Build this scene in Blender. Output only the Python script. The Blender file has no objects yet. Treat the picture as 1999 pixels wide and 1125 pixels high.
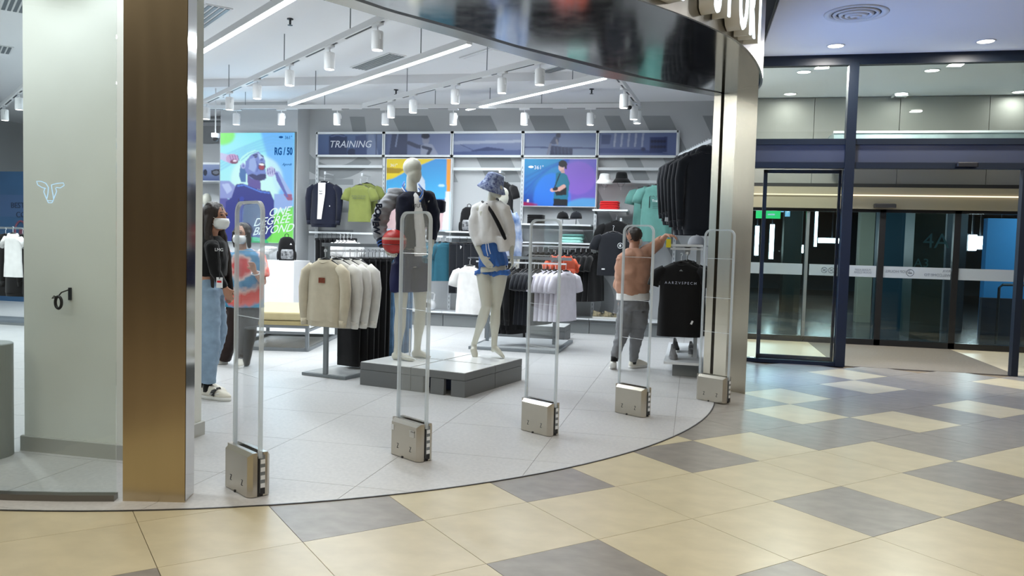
import bpy, bmesh, math, random
import numpy as np
from mathutils import Vector, Matrix, noise
random.seed(7)
PI = math.pi
SC = bpy.context.scene
COL = SC.collection

# ------------------------------------------------------------------ camera
TH = math.radians(12.8)                      # camera turned 12.8 degrees left of the wall normal
CT, ST = math.cos(TH), math.sin(TH)
FPX, PITCH, ROLL, CAMH = 1554.15, 0.0532963, -0.0276118, 1.35
def _cam_axes():
    cp, sp = math.cos(PITCH), math.sin(PITCH)
    fwd = np.array([0, cp, -sp]); right = np.array([1., 0, 0]); down = -np.cross(right, fwd)
    c, s = math.cos(ROLL), math.sin(ROLL)
    M = np.array([c*right + s*down, -s*right + c*down, fwd])
    T = np.array([[CT, ST, 0], [-ST, CT, 0], [0, 0, 1]])      # camera-aligned -> wall-aligned world
    return M @ T
RM = _cam_axes()
cam = bpy.data.objects.new('camera', bpy.data.cameras.new('camera'))
COL.objects.link(cam)
m = Matrix.Identity(4)
for i in range(3):
    m[i][0] = RM[0][i]; m[i][1] = -RM[1][i]; m[i][2] = -RM[2][i]
m[2][3] = CAMH
cam.matrix_world = m
cam.data.sensor_width = 36.0
cam.data.lens = FPX/1999*36.0
cam.data.clip_start = 0.05; cam.data.clip_end = 200
SC.camera = cam
# ------------------------------------------------------------------ world, exposure
W = bpy.data.worlds.new('world'); SC.world = W; W.use_nodes = True
W.node_tree.nodes['Background'].inputs[0].default_value = (0.75, 0.85, 1.0, 1)
W.node_tree.nodes['Background'].inputs[1].default_value = 0.12
SC.view_settings.view_transform = 'Standard'; SC.view_settings.look = 'None'
SC.view_settings.gamma = 1; SC.view_settings.use_curve_mapping = False
SC.view_settings.exposure = 0.0
P_SPOT, P_LINEAR, P_MALL, P_DOWN = 34, 62, 70, 32

# ------------------------------------------------------------------ ray helpers: a pixel of the photo at a known real depth
def ray(x, y): return np.array([(x-1000)/FPX, (y-562.5)/FPX, 1.]) @ RM
def F(x, y, z=0.):
    d = ray(x, y); return d*((z-CAMH)/d[2]) + [0, 0, CAMH]
def onV(x, y, v):
    d = ray(x, y); return d*(v/d[1]) + [0, 0, CAMH]
def onU(x, y, u):
    d = ray(x, y); return d*(u/d[0]) + [0, 0, CAMH]
FW = np.array([-ST, CT, 0]); RT = np.array([CT, ST, 0])     # camera forward / right on the floor
def atD(x, y, D):
    d = ray(x, y); return d*(D/(d @ FW)) + [0, 0, CAMH]
def depth(P): return float(np.array([P[0], P[1], 0]) @ FW)

# ------------------------------------------------------------------ materials
MATS = {}
def mat(name, color, rough=0.6, metal=0.0, emit=None, es=0.0, vary=0.0, vs=8.0, bump=0.0, bs=60.0, stretch=None, spec=0.5, color2=None, alpha=None, sheen=0.0, coord='Object'):
    if name in MATS: return MATS[name]
    M = bpy.data.materials.new(name); M.use_nodes = True; MATS[name] = M
    nt = M.node_tree; N = nt.nodes; L = nt.links; b = N['Principled BSDF']
    b.inputs['Base Color'].default_value = (*color, 1); b.inputs['Roughness'].default_value = rough
    b.inputs['Metallic'].default_value = metal; b.inputs['Specular IOR Level'].default_value = spec
    if sheen: b.inputs['Sheen Weight'].default_value = sheen
    if emit: b.inputs['Emission Color'].default_value = (*emit, 1); b.inputs['Emission Strength'].default_value = es
    tc = N.new('ShaderNodeTexCoord'); mp = N.new('ShaderNodeMapping')
    L.new(tc.outputs[coord], mp.inputs[0])
    if stretch: mp.inputs['Scale'].default_value = stretch
    if vary or color2:
        n = N.new('ShaderNodeTexNoise'); n.inputs['Scale'].default_value = vs; n.inputs['Detail'].default_value = 5
        L.new(mp.outputs[0], n.inputs['Vector'])
        r = N.new('ShaderNodeValToRGB'); e = r.color_ramp.elements
        c2 = color2 or tuple(min(1, c*(1+vary)) for c in color); c1 = color if color2 else tuple(c*(1-vary) for c in color)
        e[0].position = .3; e[1].position = .7
        e[0].color = (*c1, 1); e[1].color = (*c2, 1)
        L.new(n.outputs['Fac'], r.inputs[0]); L.new(r.outputs[0], b.inputs['Base Color'])
    if bump:
        n2 = N.new('ShaderNodeTexNoise'); n2.inputs['Scale'].default_value = bs; n2.inputs['Detail'].default_value = 3
        L.new(mp.outputs[0], n2.inputs['Vector'])
        bp = N.new('ShaderNodeBump'); bp.inputs['Strength'].default_value = bump; bp.inputs['Distance'].default_value = .01
        L.new(n2.outputs['Fac'], bp.inputs['Height']); L.new(bp.outputs[0], b.inputs['Normal'])
    return M
def brushed(name, color, rough, stretch=(40, 40, .6), amount=.10):
    M = mat(name, color, rough, 1.0, stretch=stretch, vary=.035, vs=3.0)
    nt = M.node_tree; b = nt.nodes['Principled BSDF']
    n = nt.nodes.new('ShaderNodeTexNoise'); n.inputs['Scale'].default_value = 3
    mp = [x for x in nt.nodes if x.type == 'MAPPING'][0]; nt.links.new(mp.outputs[0], n.inputs['Vector'])
    r = nt.nodes.new('ShaderNodeMapRange'); r.inputs['To Min'].default_value = max(0.02, rough-amount/2); r.inputs['To Max'].default_value = rough+amount/2
    nt.links.new(n.outputs['Fac'], r.inputs['Value']); nt.links.new(r.outputs[0], b.inputs['Roughness'])
    return M
def glass(name, tint=(.93, .97, .95), refl=0.06, rough=0.0, edge=False):
    if name in MATS: return MATS[name]
    M = bpy.data.materials.new(name); M.use_nodes = True; MATS[name] = M
    nt = M.node_tree; N = nt.nodes; L = nt.links; N.clear()
    o = N.new('ShaderNodeOutputMaterial'); mx = N.new('ShaderNodeMixShader')
    t = N.new('ShaderNodeBsdfTransparent'); t.inputs[0].default_value = (*tint, 1)
    g = N.new('ShaderNodeBsdfGlossy'); g.inputs['Roughness'].default_value = rough; g.inputs[0].default_value = (1, 1, 1, 1)
    fr = N.new('ShaderNodeFresnel'); fr.inputs[0].default_value = 1.45
    ml = N.new('ShaderNodeMath'); ml.operation = 'MULTIPLY'; ml.inputs[1].default_value = refl/0.035
    cl = N.new('ShaderNodeMath'); cl.operation = 'MINIMUM'; cl.inputs[1].default_value = .9
    L.new(fr.outputs[0], ml.inputs[0]); L.new(ml.outputs[0], cl.inputs[0]); L.new(cl.outputs[0], mx.inputs[0])
    L.new(t.outputs[0], mx.inputs[1]); L.new(g.outputs[0], mx.inputs[2]); L.new(mx.outputs[0], o.inputs[0])
    return M
def emis(name, color, s):
    if name in MATS: return MATS[name]
    M = bpy.data.materials.new(name); M.use_nodes = True; MATS[name] = M
    nt = M.node_tree; N = nt.nodes; N.clear()
    o = N.new('ShaderNodeOutputMaterial'); e = N.new('ShaderNodeEmission')
    e.inputs[0].default_value = (*color, 1); e.inputs[1].default_value = s
    nt.links.new(e.outputs[0], o.inputs[0]); return M
def printmat(name, es=0.0, rough=.35):
    if name in MATS: return MATS[name]
    M = bpy.data.materials.new(name); M.use_nodes = True; MATS[name] = M
    nt = M.node_tree; b = nt.nodes['Principled BSDF']; a = nt.nodes.new('ShaderNodeAttribute'); a.attribute_name = 'print'
    if es:
        b.inputs['Base Color'].default_value = (.02, .02, .02, 1)
        nt.links.new(a.outputs[0], b.inputs['Emission Color']); b.inputs['Emission Strength'].default_value = es
    else: nt.links.new(a.outputs[0], b.inputs['Base Color'])
    b.inputs['Roughness'].default_value = rough
    return M
def lin(c):     # sRGB 0-255 to linear
    return tuple(((x/255)/12.92 if x/255 <= .04045 else ((x/255+.055)/1.055)**2.4) for x in c)

M_TILE_B = mat('beige_tile', lin((192, 183, 154)), .30, color2=lin((206, 196, 166)), vs=5, stretch=(1, 1.5, 1), bump=.01, bs=30)
M_TILE_G = mat('grey_tile', lin((130, 126, 119)), .32, color2=lin((150, 145, 138)), vs=7, stretch=(1, 1.6, 1), bump=.01, bs=30)
M_GROUT = mat('grout', lin((120, 108, 90)), .9)
M_SHOPT = mat('shop_tile', lin((184, 185, 186)), .38, color2=lin((197, 197, 197)), vs=45, bump=.015, bs=150)
M_SHOPG = mat('shop_grout', lin((150, 150, 150)), .9)
M_STEEL = brushed('brushed_steel', (.62, .60, .56), .22)
M_STEELD = mat('antenna_steel', (.56, .52, .45), .26, 1.0, vary=.02, vs=30)
M_BRASS = brushed('bronze_steel', (.56, .46, .30), .25, stretch=(6, 6, .4), amount=.03)
M_MIRROR = brushed('polished_steel', (.55, .54, .53), .10, stretch=(3, 3, 1), amount=.08)
M_BLACK = mat('black_plastic', (.012, .012, .014), .45)
M_BLACKM = mat('black_metal', (.012, .016, .024), .4)
M_NAVYM = mat('navy_frame', lin((8, 24, 40)), .45)
M_WHITE = mat('white_paint', (.75, .76, .78), .55)
M_CEIL = mat('ceiling_paint', (.80, .81, .84), .85)
M_WALL = mat('wall_paint', lin((188, 191, 194)), .8)
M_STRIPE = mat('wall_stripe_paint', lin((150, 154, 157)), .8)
M_GREY = mat('grey_laminate', lin((120, 124, 126)), .5)
M_GREYM = mat('grey_metal', lin((128, 134, 138)), .4, .4)
M_WMET = mat('white_metal', (.72, .75, .78), .35)
M_RAIL = mat('slot_grey', (.30, .33, .36), .5)
M_GLASS = glass('clear_glass', (.955, .98, .968), .03)
M_GLASSD = glass('door_glass', (.86, .92, .91), .03)
M_ACRYL = glass('clear_acrylic', (.985, .99, .995), .010)
M_EDGE = mat('acrylic_edge', (.78, .84, .88), .12, spec=.9)
M_MANN = mat('mannequin_skin', lin((196, 196, 184)), .42)
M_LED = emis('led_white', (.88, .97, 1.0), 9)
M_LAMP = emis('lamp_disc', (1, .97, .92), 18)
M_DLAMP = emis('downlight_disc', (1, .97, .93), 7)

def cloth(name, c, rough=.85, bump=.15, bs=25, vary=.06):
    return mat('cloth_'+name, lin(c), rough, vary=vary, vs=12, bump=bump, bs=bs, sheen=.15, spec=.25)
C_BLACK = cloth('black', (12, 12, 15)); C_NAVY = cloth('navy', (13, 18, 38)); C_WHITE = cloth('white', (224, 223, 222)); C_LILAC = cloth('pale_lilac', (214, 211, 222))
C_BEIGE = cloth('beige', (190, 180, 158)); C_CREAM = cloth('cream', (206, 203, 196)); C_LIME = cloth('olive_yellow', (114, 122, 64)); C_MINT = cloth('sea_green', (86, 134, 128))
C_TEAL = cloth('teal', (40, 92, 110)); C_BLUE = cloth('mid_blue', (58, 104, 176)); C_DENIM = cloth('denim', (92, 130, 168), vary=.25); C_JEAN = cloth('washed_jean', (136, 160, 184), vary=.14)
C_ORANGE = cloth('orange', (226, 96, 62)); C_GREYJ = cloth('grey_sleeve', (150, 152, 158)); C_RED = cloth('red', (196, 30, 34)); C_SALMON = cloth('dusty_salmon', (178, 134, 112))
C_GREYP = cloth('grey_jogger', (112, 114, 118)); C_BROWN = cloth('dark_brown', (48, 36, 34)); C_PMINT = cloth('pale_mint', (150, 205, 196)); C_CHAR = cloth('charcoal', (22, 25, 32)); C_DKGREEN = cloth('dark_teal', (30, 60, 72))
M_SKIN = mat('skin', lin((176, 128, 104)), .5, vary=.05, vs=10)
M_SKIN2 = mat('skin_light', lin((196, 150, 128)), .5, vary=.05, vs=10)
M_HAIR = mat('dark_hair', (.018, .010, .008), .4, vary=.5, vs=40, stretch=(6, 6, .6), bump=.5, bs=60)
M_SOLE = mat('rubber_sole', (.7, .7, .68), .6)
M_MASK = mat('mask_paper', (.8, .82, .82), .8)

# ------------------------------------------------------------------ mesh builder
def rotz(a): return np.array([[math.cos(a), -math.sin(a), 0], [math.sin(a), math.cos(a), 0], [0, 0, 1]])
class MB:
    def __init__(s): s.v = []; s.f = []; s.mi = []
    def add(s, V, Fc, mi=0):
        o = len(s.v); s.v += [tuple(map(float, p)) for p in V]; s.f += [tuple(i+o for i in f) for f in Fc]; s.mi += [mi]*len(Fc); return s
    def box(s, c, d, rz=0, mi=0, R=None, ch=0):
        x, y, z = [k/2 for k in d]
        if ch:   # chamfer on vertical + top edges
            rings = []
            for zz, k in ((-z, 0), (z-ch, 0), (z, ch)):
                a, b, q = x-k, y-k, ch
                rings.append([(-a, -b+q, zz), (-a+q, -b, zz), (a-q, -b, zz), (a, -b+q, zz), (a, b-q, zz), (a-q, b, zz), (-a+q, b, zz), (-a, b-q, zz)])
            V = np.array([p for r in rings for p in r]); Fc = [tuple(range(7, -1, -1)), tuple(range(16, 24))]
            for r in range(2):
                for i in range(8): Fc.append((r*8+i, r*8+(i+1) % 8, r*8+8+(i+1) % 8, r*8+8+i))
        else:
            V = np.array([(-x, -y, -z), (x, -y, -z), (x, y, -z), (-x, y, -z), (-x, -y, z), (x, -y, z), (x, y, z), (-x, y, z)])
            Fc = [(0, 3, 2, 1), (4, 5, 6, 7), (0, 1, 5, 4), (1, 2, 6, 5), (2, 3, 7, 6), (3, 0, 4, 7)]
        M = rotz(rz) if R is None else R
        return s.add(V @ M.T + np.array(c), Fc, mi)
    def prism(s, poly, z0, z1, mi=0):
        n = len(poly); V = [(p[0], p[1], z0) for p in poly]+[(p[0], p[1], z1) for p in poly]
        Fc = [tuple(range(n-1, -1, -1)), tuple(range(n, 2*n))]+[(i, (i+1) % n, n+(i+1) % n, n+i) for i in range(n)]
        return s.add(V, Fc, mi)
    def extr(s, pts, d, mi=0):           # planar polygon of 3D points, extruded by vector d
        n = len(pts); pts = np.array(pts, float); V = list(pts)+list(pts+np.array(d))
        Fc = [tuple(range(n-1, -1, -1)), tuple(range(n, 2*n))]+[(i, (i+1) % n, n+(i+1) % n, n+i) for i in range(n)]
        return s.add(V, Fc, mi)
    def loft(s, rings, mi=0, cap=True, closed=False):
        n = len(rings[0]); V = [p for r in rings for p in r]; Fc = []
        m_ = len(rings)
        for r in range(m_ if closed else m_-1):
            a = r*n; b = ((r+1) % m_)*n
            for i in range(n): Fc.append((a+i, a+(i+1) % n, b+(i+1) % n, b+i))
        if cap and not closed: Fc += [tuple(range(n-1, -1, -1)), tuple(range((m_-1)*n, m_*n))]
        return s.add(V, Fc, mi)
    def tube(s, pts, r, seg=8, mi=0, side=None, closed=False, cap=True):
        pts = [np.array(p, float) for p in pts]; n = len(pts)
        rr = r if isinstance(r, (list, tuple)) and len(r) == n else [r]*n
        rings = []; prev = None
        for i in range(n):
            if closed: t = pts[(i+1) % n]-pts[i-1]
            else: t = pts[min(i+1, n-1)]-pts[max(i-1, 0)]
            t = t/(np.linalg.norm(t)+1e-9)
            a = np.array(side, float) if side is not None else (prev if prev is not None else (np.array([1., 0, 0]) if abs(t[0]) < .8 else np.array([0, 1., 0])))
            a = a-t*(a@t); a /= np.linalg.norm(a)+1e-9; prev = a; b = np.cross(t, a)
            q = rr[i]; ra, rb = q if isinstance(q, (tuple, list)) else (q, q)
            rings.append([pts[i]+a*ra*math.cos(2*PI*k/seg)+b*rb*math.sin(2*PI*k/seg) for k in range(seg)])
        return s.loft(rings, mi, cap, closed)
    def ell(s, c, r, R=None, nu=12, nv=8, mi=0):
        c = np.array(c, float); r = np.array(r if hasattr(r, '__len__') else (r, r, r), float); R = np.eye(3) if R is None else np.array(R)
        V = [c+R@(r*[0, 0, -1])]; Fc = []
        for j in range(1, nv):
            a = -PI/2+PI*j/nv
            for i in range(nu):
                b = 2*PI*i/nu; V.append(c+R@(r*[math.cos(a)*math.cos(b), math.cos(a)*math.sin(b), math.sin(a)]))
        V.append(c+R@(r*[0, 0, 1])); top = len(V)-1
        for i in range(nu): Fc.append((0, 1+(i+1) % nu, 1+i)); Fc.append((top, 1+(nv-2)*nu+i, 1+(nv-2)*nu+(i+1) % nu))
        for j in range(nv-2):
            for i in range(nu): Fc.append((1+j*nu+i, 1+j*nu+(i+1) % nu, 1+(j+1)*nu+(i+1) % nu, 1+(j+1)*nu+i))
        return s.add(V, Fc, mi)
    def lathe(s, prof, c=(0, 0, 0), seg=20, mi=0):
        return s.loft([[(c[0]+r*math.cos(2*PI*k/seg), c[1]+r*math.sin(2*PI*k/seg), c[2]+z) for k in range(seg)] for r, z in prof], mi)
    def mesh(s, name, mats, smooth=False):
        me = bpy.data.meshes.new(name); me.from_pydata(s.v, [], s.f)
        for M in (mats if isinstance(mats, (list, tuple)) else [mats]): me.materials.append(M)
        if any(s.mi): me.polygons.foreach_set('material_index', s.mi)
        if smooth: me.polygons.foreach_set('use_smooth', [True]*len(me.polygons))
        me.update()
        bm = bmesh.new(); bm.from_mesh(me); bmesh.ops.recalc_face_normals(bm, faces=bm.faces); bm.to_mesh(me); bm.free()
        return me
    def build(s, name, mats, parent=None, smooth=False, bevel=0):
        o = bpy.data.objects.new(name, s.mesh(name, mats, smooth)); COL.objects.link(o); o.parent = parent
        if bevel:
            b = o.modifiers.new('bevel', 'BEVEL'); b.width = bevel; b.segments = 2; b.limit_method = 'ANGLE'
        return o
def tag(o, label=None, cat=None, group=None, kind=None):
    if label: o['label'] = label
    if cat: o['category'] = cat
    if group: o['group'] = group
    if kind: o['kind'] = kind
    return o
def thing(name, label, cat, loc=(0, 0, 0), rz=0, group=None):
    o = bpy.data.objects.new(name, None); COL.objects.link(o); o.empty_display_size = .05
    o.location = tuple(map(float, loc)); o.rotation_euler = (0, 0, rz); return tag(o, label, cat, group)
def dup(root, loc=None, rz=None, label=None, group=None, scale=None):
    r = root.copy(); COL.objects.link(r)
    if loc is not None: r.location = tuple(map(float, loc))
    if rz is not None: r.rotation_euler = (0, 0, rz)
    if label: r['label'] = label
    if group: r['group'] = group
    if scale: r.scale = scale
    for ch in list(root.children):
        c = ch.copy(); COL.objects.link(c); c.parent = r
        for g in ch.children:
            d = g.copy(); COL.objects.link(d); d.parent = c
    return r
class Proto:   # first use returns the original, later uses copies
    def __init__(s, root): s.root = root; s.used = False
    def put(s, loc, rz=0, label=None, group=None, scale=None):
        if not s.used:
            s.used = True; r = s.root; r.location = tuple(map(float, loc)); r.rotation_euler = (0, 0, rz)
            if label: r['label'] = label
            if group: r['group'] = group
            if scale: r.scale = scale
            return r
        return dup(s.root, loc, rz, label, group, scale)
def struct(name, mb, M, parent=None, **k):
    o = mb.build(name, M, parent, **k)
    if parent is None: o['kind'] = 'structure'
    return o
def sempty(name):
    o = bpy.data.objects.new(name, None); COL.objects.link(o); o['kind'] = 'structure'; return o
def text(body, size, M, name='lettering', parent=None, loc=(0, 0, 0), xdir=(1, 0, 0), up=(0, 0, 1), extrude=.001, align='CENTER', shear=0, bold=0, sx=1, mirror=False):
    cu = bpy.data.curves.new('t', 'FONT'); cu.body = body; cu.size = size; cu.extrude = extrude; cu.align_x = align; cu.align_y = 'CENTER'; cu.shear = shear; cu.offset = bold; cu.resolution_u = 3
    ob = bpy.data.objects.new('t', cu); COL.objects.link(ob)
    dg = bpy.context.evaluated_depsgraph_get(); me = bpy.data.meshes.new_from_object(ob.evaluated_get(dg))
    bpy.data.objects.remove(ob); me.name = name; me.materials.clear(); me.materials.append(M)
    x = np.array(xdir, float); x /= np.linalg.norm(x); u = np.array(up, float); n = np.cross(x, u)
    Mx = Matrix([(x[0], u[0], n[0], loc[0]), (x[1], u[1], n[1], loc[1]), (x[2], u[2], n[2], loc[2]), (0, 0, 0, 1)])
    me.transform(Matrix.Scale(sx*(-1 if mirror else 1), 4, (1, 0, 0))); me.transform(Mx)
    o = bpy.data.objects.new(name, me); COL.objects.link(o); o.parent = parent; return o

# ------------------------------------------------------------------ canvas: flat prints painted onto a fine mesh
class Canvas:
    def __init__(s, w, h, c=(0, 0, 0)):
        s.w, s.h = w, h; s.a = np.zeros((h, w, 3)); s.a[:] = lin(c)
        yy, xx = np.mgrid[0:h, 0:w]; s.X = xx/(w-1); s.Y = yy/(h-1); s.asp = w/h
    def mask(s, m, c, al=1.0):
        k = (m.astype(float)*al)[..., None]; s.a = s.a*(1-k)+np.array(lin(c))*k
    def vgrad(s, c0, c1, m=None, x=False):
        t = (s.X if x else s.Y)[..., None]; g = np.array(lin(c0))*(1-t)+np.array(lin(c1))*t
        s.a = g if m is None else np.where(m[..., None], g, s.a)
    def poly(s, pts, c, al=1.0):
        m = np.zeros_like(s.X, bool); n = len(pts)
        for i in range(n):
            x1, y1 = pts[i]; x2, y2 = pts[(i+1) % n]
            if y1 == y2: continue
            cond = ((y1 > s.Y) != (y2 > s.Y)) & (s.X < (x2-x1)*(s.Y-y1)/(y2-y1)+x1)
            m ^= cond
        s.mask(m, c, al); return m
    def ell(s, cx, cy, rx, ry, c, al=1.0, rot=0):
        dx = (s.X-cx)*s.asp; dy = s.Y-cy; co, si = math.cos(rot), math.sin(rot)
        m = (((dx*co+dy*si)/(rx*s.asp))**2+((-dx*si+dy*co)/ry)**2) < 1; s.mask(m, c, al); return m
    def line(s, pts, wd, c, al=1.0):
        m = np.zeros_like(s.X, bool)
        for (x1, y1), (x2, y2) in zip(pts[:-1], pts[1:]):
            ax, ay, bx, by = x1*s.asp, y1, x2*s.asp, y2; dx, dy = bx-ax, by-ay; L = dx*dx+dy*dy+1e-9
            t = np.clip(((s.X*s.asp-ax)*dx+(s.Y-ay)*dy)/L, 0, 1)
            m |= np.hypot(s.X*s.asp-ax-t*dx, s.Y-ay-t*dy) < wd
        s.mask(m, c, al)
    def blur(s, n=1):
        for _ in range(n):
            a = np.pad(s.a, ((1, 1), (1, 1), (0, 0)), 'edge'); s.a = (a[:-2, 1:-1]+a[2:, 1:-1]+a[1:-1, :-2]+a[1:-1, 2:]+2*a[1:-1, 1:-1])/6
    def put(s, name, parent, u0, u1, z0, z1, v, M):     # on plane y=v facing -y, local to parent
        h, w = s.h, s.w
        V = np.stack([u0+(u1-u0)*s.X, np.full_like(s.X, v), z1+(z0-z1)*s.Y], -1).reshape(-1, 3)
        i = np.arange((h-1)*w).reshape(h-1, w)[:, :-1].ravel(); Fc = np.stack([i, i+w, i+w+1, i+1], 1)
        me = bpy.data.meshes.new(name); me.from_pydata(V.tolist(), [], Fc.tolist()); me.materials.append(M)
        at = me.color_attributes.new('print', 'FLOAT_COLOR', 'POINT')
        at.data.foreach_set('color', np.concatenate([s.a.reshape(-1, 3), np.ones((h*w, 1))], 1).astype(np.float32).ravel())
        o = bpy.data.objects.new(name, me); COL.objects.link(o); o.parent = parent; return o
PR = printmat('print_ink'); PR_LED = printmat('print_backlit', 1.0)

# ================================================================== SETTING
CX, CY, RAD, RB = -4.226, 7.5, 4.461, 4.80       # entrance circle: floor edge radius and fascia radius
def RBF(a): return float(np.interp(math.degrees(a), [-70, -45, -34, -30.7, -22.2, -17.6, -5.9, 3, 20], [4.44, 4.48, 4.505, 4.525, 4.60, 4.65, 4.70, 4.765, 4.80]))
def circ(R, a): return (CX+R*math.cos(a), CY+R*math.sin(a))
A0, A1 = math.radians(-118), math.radians(0)
# ---- floors
def clip(poly, edges):
    for (px, py, nx, ny) in edges:      # keep (p-q).n <= 0
        out = []
        for i in range(len(poly)):
            a, b = poly[i], poly[(i+1) % len(poly)]
            da = (a[0]-px)*nx+(a[1]-py)*ny; db = (b[0]-px)*nx+(b[1]-py)*ny
            if da <= 0: out.append(a)
            if (da < 0 < db) or (db < 0 < da): t = da/(da-db); out.append((a[0]+t*(b[0]-a[0]), a[1]+t*(b[1]-a[1])))
        poly = out
        if len(poly) < 3: return None
    return poly
def area(p): return abs(sum(p[i][0]*p[(i+1) % len(p)][1]-p[(i+1) % len(p)][0]*p[i][1] for i in range(len(p))))/2
shop_edges = []
for k in range(0, 41):
    a = math.radians(-90)+k*(math.radians(90))/40; x, y = circ(RAD, a); shop_edges.append((x, y, math.cos(a), math.sin(a)))
shop_edges.append((.24, 8, 1, 0))
floor = sempty('floor')
fb = MB(); fb.prism([(-15, -7), (8, -7), (8, 30), (-15, 30)], -.06, -.012); fb.build('subfloor', M_GROUT, floor)
GO = np.array([.466, 4.481]); GA = np.array([.4245, -.4245]); GB = np.array([.4245, .4245])
GRAY = {(0, 0), (0, 2), (1, 1), (-2, 0), (-2, -2), (-2, -4), (0, -3), (1, -2), (-1, -6), (2, 3), (3, 1)}
BEIG = {(-2, 4), (-1, 2), (-2, 1), (-3, 3), (-2, 6), (-4, 4), (-4, 6), (-5, 7), (-1, 1), (-6, 4), (-3, 9), (-1, 8)}
def is_gray(i, j):
    if (i, j) in BEIG: return False
    if (i, j) in GRAY: return True
    return (i <= -2 and j >= 1) or (i == -1 and j >= 3) or (i in (0,) and j >= 5)
tmesh = {}
for i in range(-9, 7):
    for j in range(-9, 14):
        p = [GO+GA*(i+a)+GB*(j+b) for a, b in ((0, 0), (1, 0), (1, 1), (0, 1))]
        c = sum(p)/4
        if c[1] > 10.4 or c[0] > 5.2 or c[0] < -7 or c[1] < 1.6: continue
        if np.hypot(c[0]-CX, c[1]-CY) < RAD-.44 and c[0] < .2: continue
        if c[0] < .3 and c[1] > 8.2: continue
        if c[0] < -2.2 and c[1] > 8: continue
        P = atp = [c[0], c[1]]
        d = c[0]*FW[0]+c[1]*FW[1]
        if d < 2.0: continue
        xc = 1000+FPX*(c[0]*RT[0]+c[1]*RT[1])/d
        if xc < -350 or xc > 2400: continue
        g = is_gray(i, j)
        key = (g,)
        if key not in tmesh:
            k = .0013; q = [GA*(a-.5)+GB*(b-.5) for a, b in ((k*2, k*2), (1-k*2, k*2), (1-k*2, 1-k*2), (k*2, 1-k*2))]
            tmesh[key] = MB().prism([tuple(x) for x in q], -.012, 0).mesh('tile', M_TILE_G if g else M_TILE_B)
        o = bpy.data.objects.new('tile', tmesh[key]); COL.objects.link(o); o.parent = floor; o.location = (c[0], c[1], -0.0004*random.random())
# far mall floor beside the doors, grey stone seen at a grazing angle
TS = .834
for i in range(-18, 4):
    for j in range(-7, 14):
        x0, y0 = -.93+i*TS, 4.02+j*TS; g = .0018
        p = clip([(x0+g, y0+g), (x0+TS-g, y0+g), (x0+TS-g, y0+TS-g), (x0+g, y0+TS-g)], shop_edges)
        if not p or area(p) < .004: continue
        if y0 > 14.4 or x0 < -14: continue
        c = (x0+TS/2, y0+TS/2); mb = MB(); mb.prism([(a-c[0], b-c[1]) for a, b in p], -.0005, .004)
        o = mb.build('tile', M_SHOPT, floor); o.location = (c[0], c[1], 0)
pp = [(-15, 16), (-15, 3.05)]+[circ(RAD-.002, math.radians(-90)+k*math.radians(90)/60) for k in range(61)]+[(.236, 16)]
MB().prism(pp, -.001, .0015).build('joint_bed', M_SHOPG, floor)
sb = MB(); n = 60                                   # dark trim strip along the arc
ri = [circ(RAD-.004, math.radians(-135)+k*math.radians(135)/n) for k in range(n+1)]; ro = [circ(RAD+.006, math.radians(-135)+k*math.radians(135)/n) for k in range(n+1)]
sb.prism(ri+ro[::-1], 0, .0048); struct('trim_1', sb, mat('arc_trim', (.07, .07, .075), .4, .5))

# ---- shop shell
WV = 12.75
w = MB(); w.box((-3.68, WV+.1, 1.95), (8.56, .2, 3.9)); wb = struct('wall_back', w, M_WALL)
wl = MB(); wl.box((-11.2, 15.75, 1.95), (7.2, .2, 3.9)); struct('wall_far', wl, M_WALL)
wl = MB(); wl.box((-7.86, 14.2, 1.95), (.2, 2.9, 3.9)); struct('wall_recess', wl, M_WALL)
wl = MB(); wl.box((-14.9, 9.5, 1.95), (.2, 12.6, 3.9)); struct('wall_left', wl, M_WALL)
wr = MB(); wr.box((.388, 10.58, 1.9), (.30, 4.4, 3.8)); struct('wall_right', wr, M_WALL)
bb = MB(); bb.box((-6.5, WV-.012, .05), (.55, .02, .1)); struct('baseboard_back', bb, M_GREY)
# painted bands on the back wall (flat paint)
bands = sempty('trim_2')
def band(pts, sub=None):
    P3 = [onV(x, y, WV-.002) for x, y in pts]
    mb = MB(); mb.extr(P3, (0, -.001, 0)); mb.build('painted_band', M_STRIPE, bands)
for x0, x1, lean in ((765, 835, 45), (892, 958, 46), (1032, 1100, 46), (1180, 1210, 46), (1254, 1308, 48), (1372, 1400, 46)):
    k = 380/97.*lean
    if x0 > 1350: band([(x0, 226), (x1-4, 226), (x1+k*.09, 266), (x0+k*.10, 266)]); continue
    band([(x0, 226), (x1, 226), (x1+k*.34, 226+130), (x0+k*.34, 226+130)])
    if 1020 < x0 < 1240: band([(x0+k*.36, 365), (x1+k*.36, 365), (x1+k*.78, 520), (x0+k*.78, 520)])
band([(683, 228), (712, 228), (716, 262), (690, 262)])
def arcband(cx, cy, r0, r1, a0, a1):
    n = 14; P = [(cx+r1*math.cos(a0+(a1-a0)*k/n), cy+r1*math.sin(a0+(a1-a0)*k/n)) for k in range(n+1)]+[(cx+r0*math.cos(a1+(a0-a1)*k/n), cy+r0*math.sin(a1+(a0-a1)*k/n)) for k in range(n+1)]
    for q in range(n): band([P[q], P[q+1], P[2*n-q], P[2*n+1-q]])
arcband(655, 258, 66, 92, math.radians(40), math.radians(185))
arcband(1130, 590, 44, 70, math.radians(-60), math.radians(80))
for y0, y1 in ((350, 361), (393, 415), (449, 460)): band([(579, y0), (690, y0), (690, y1), (579, y1)])
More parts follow.
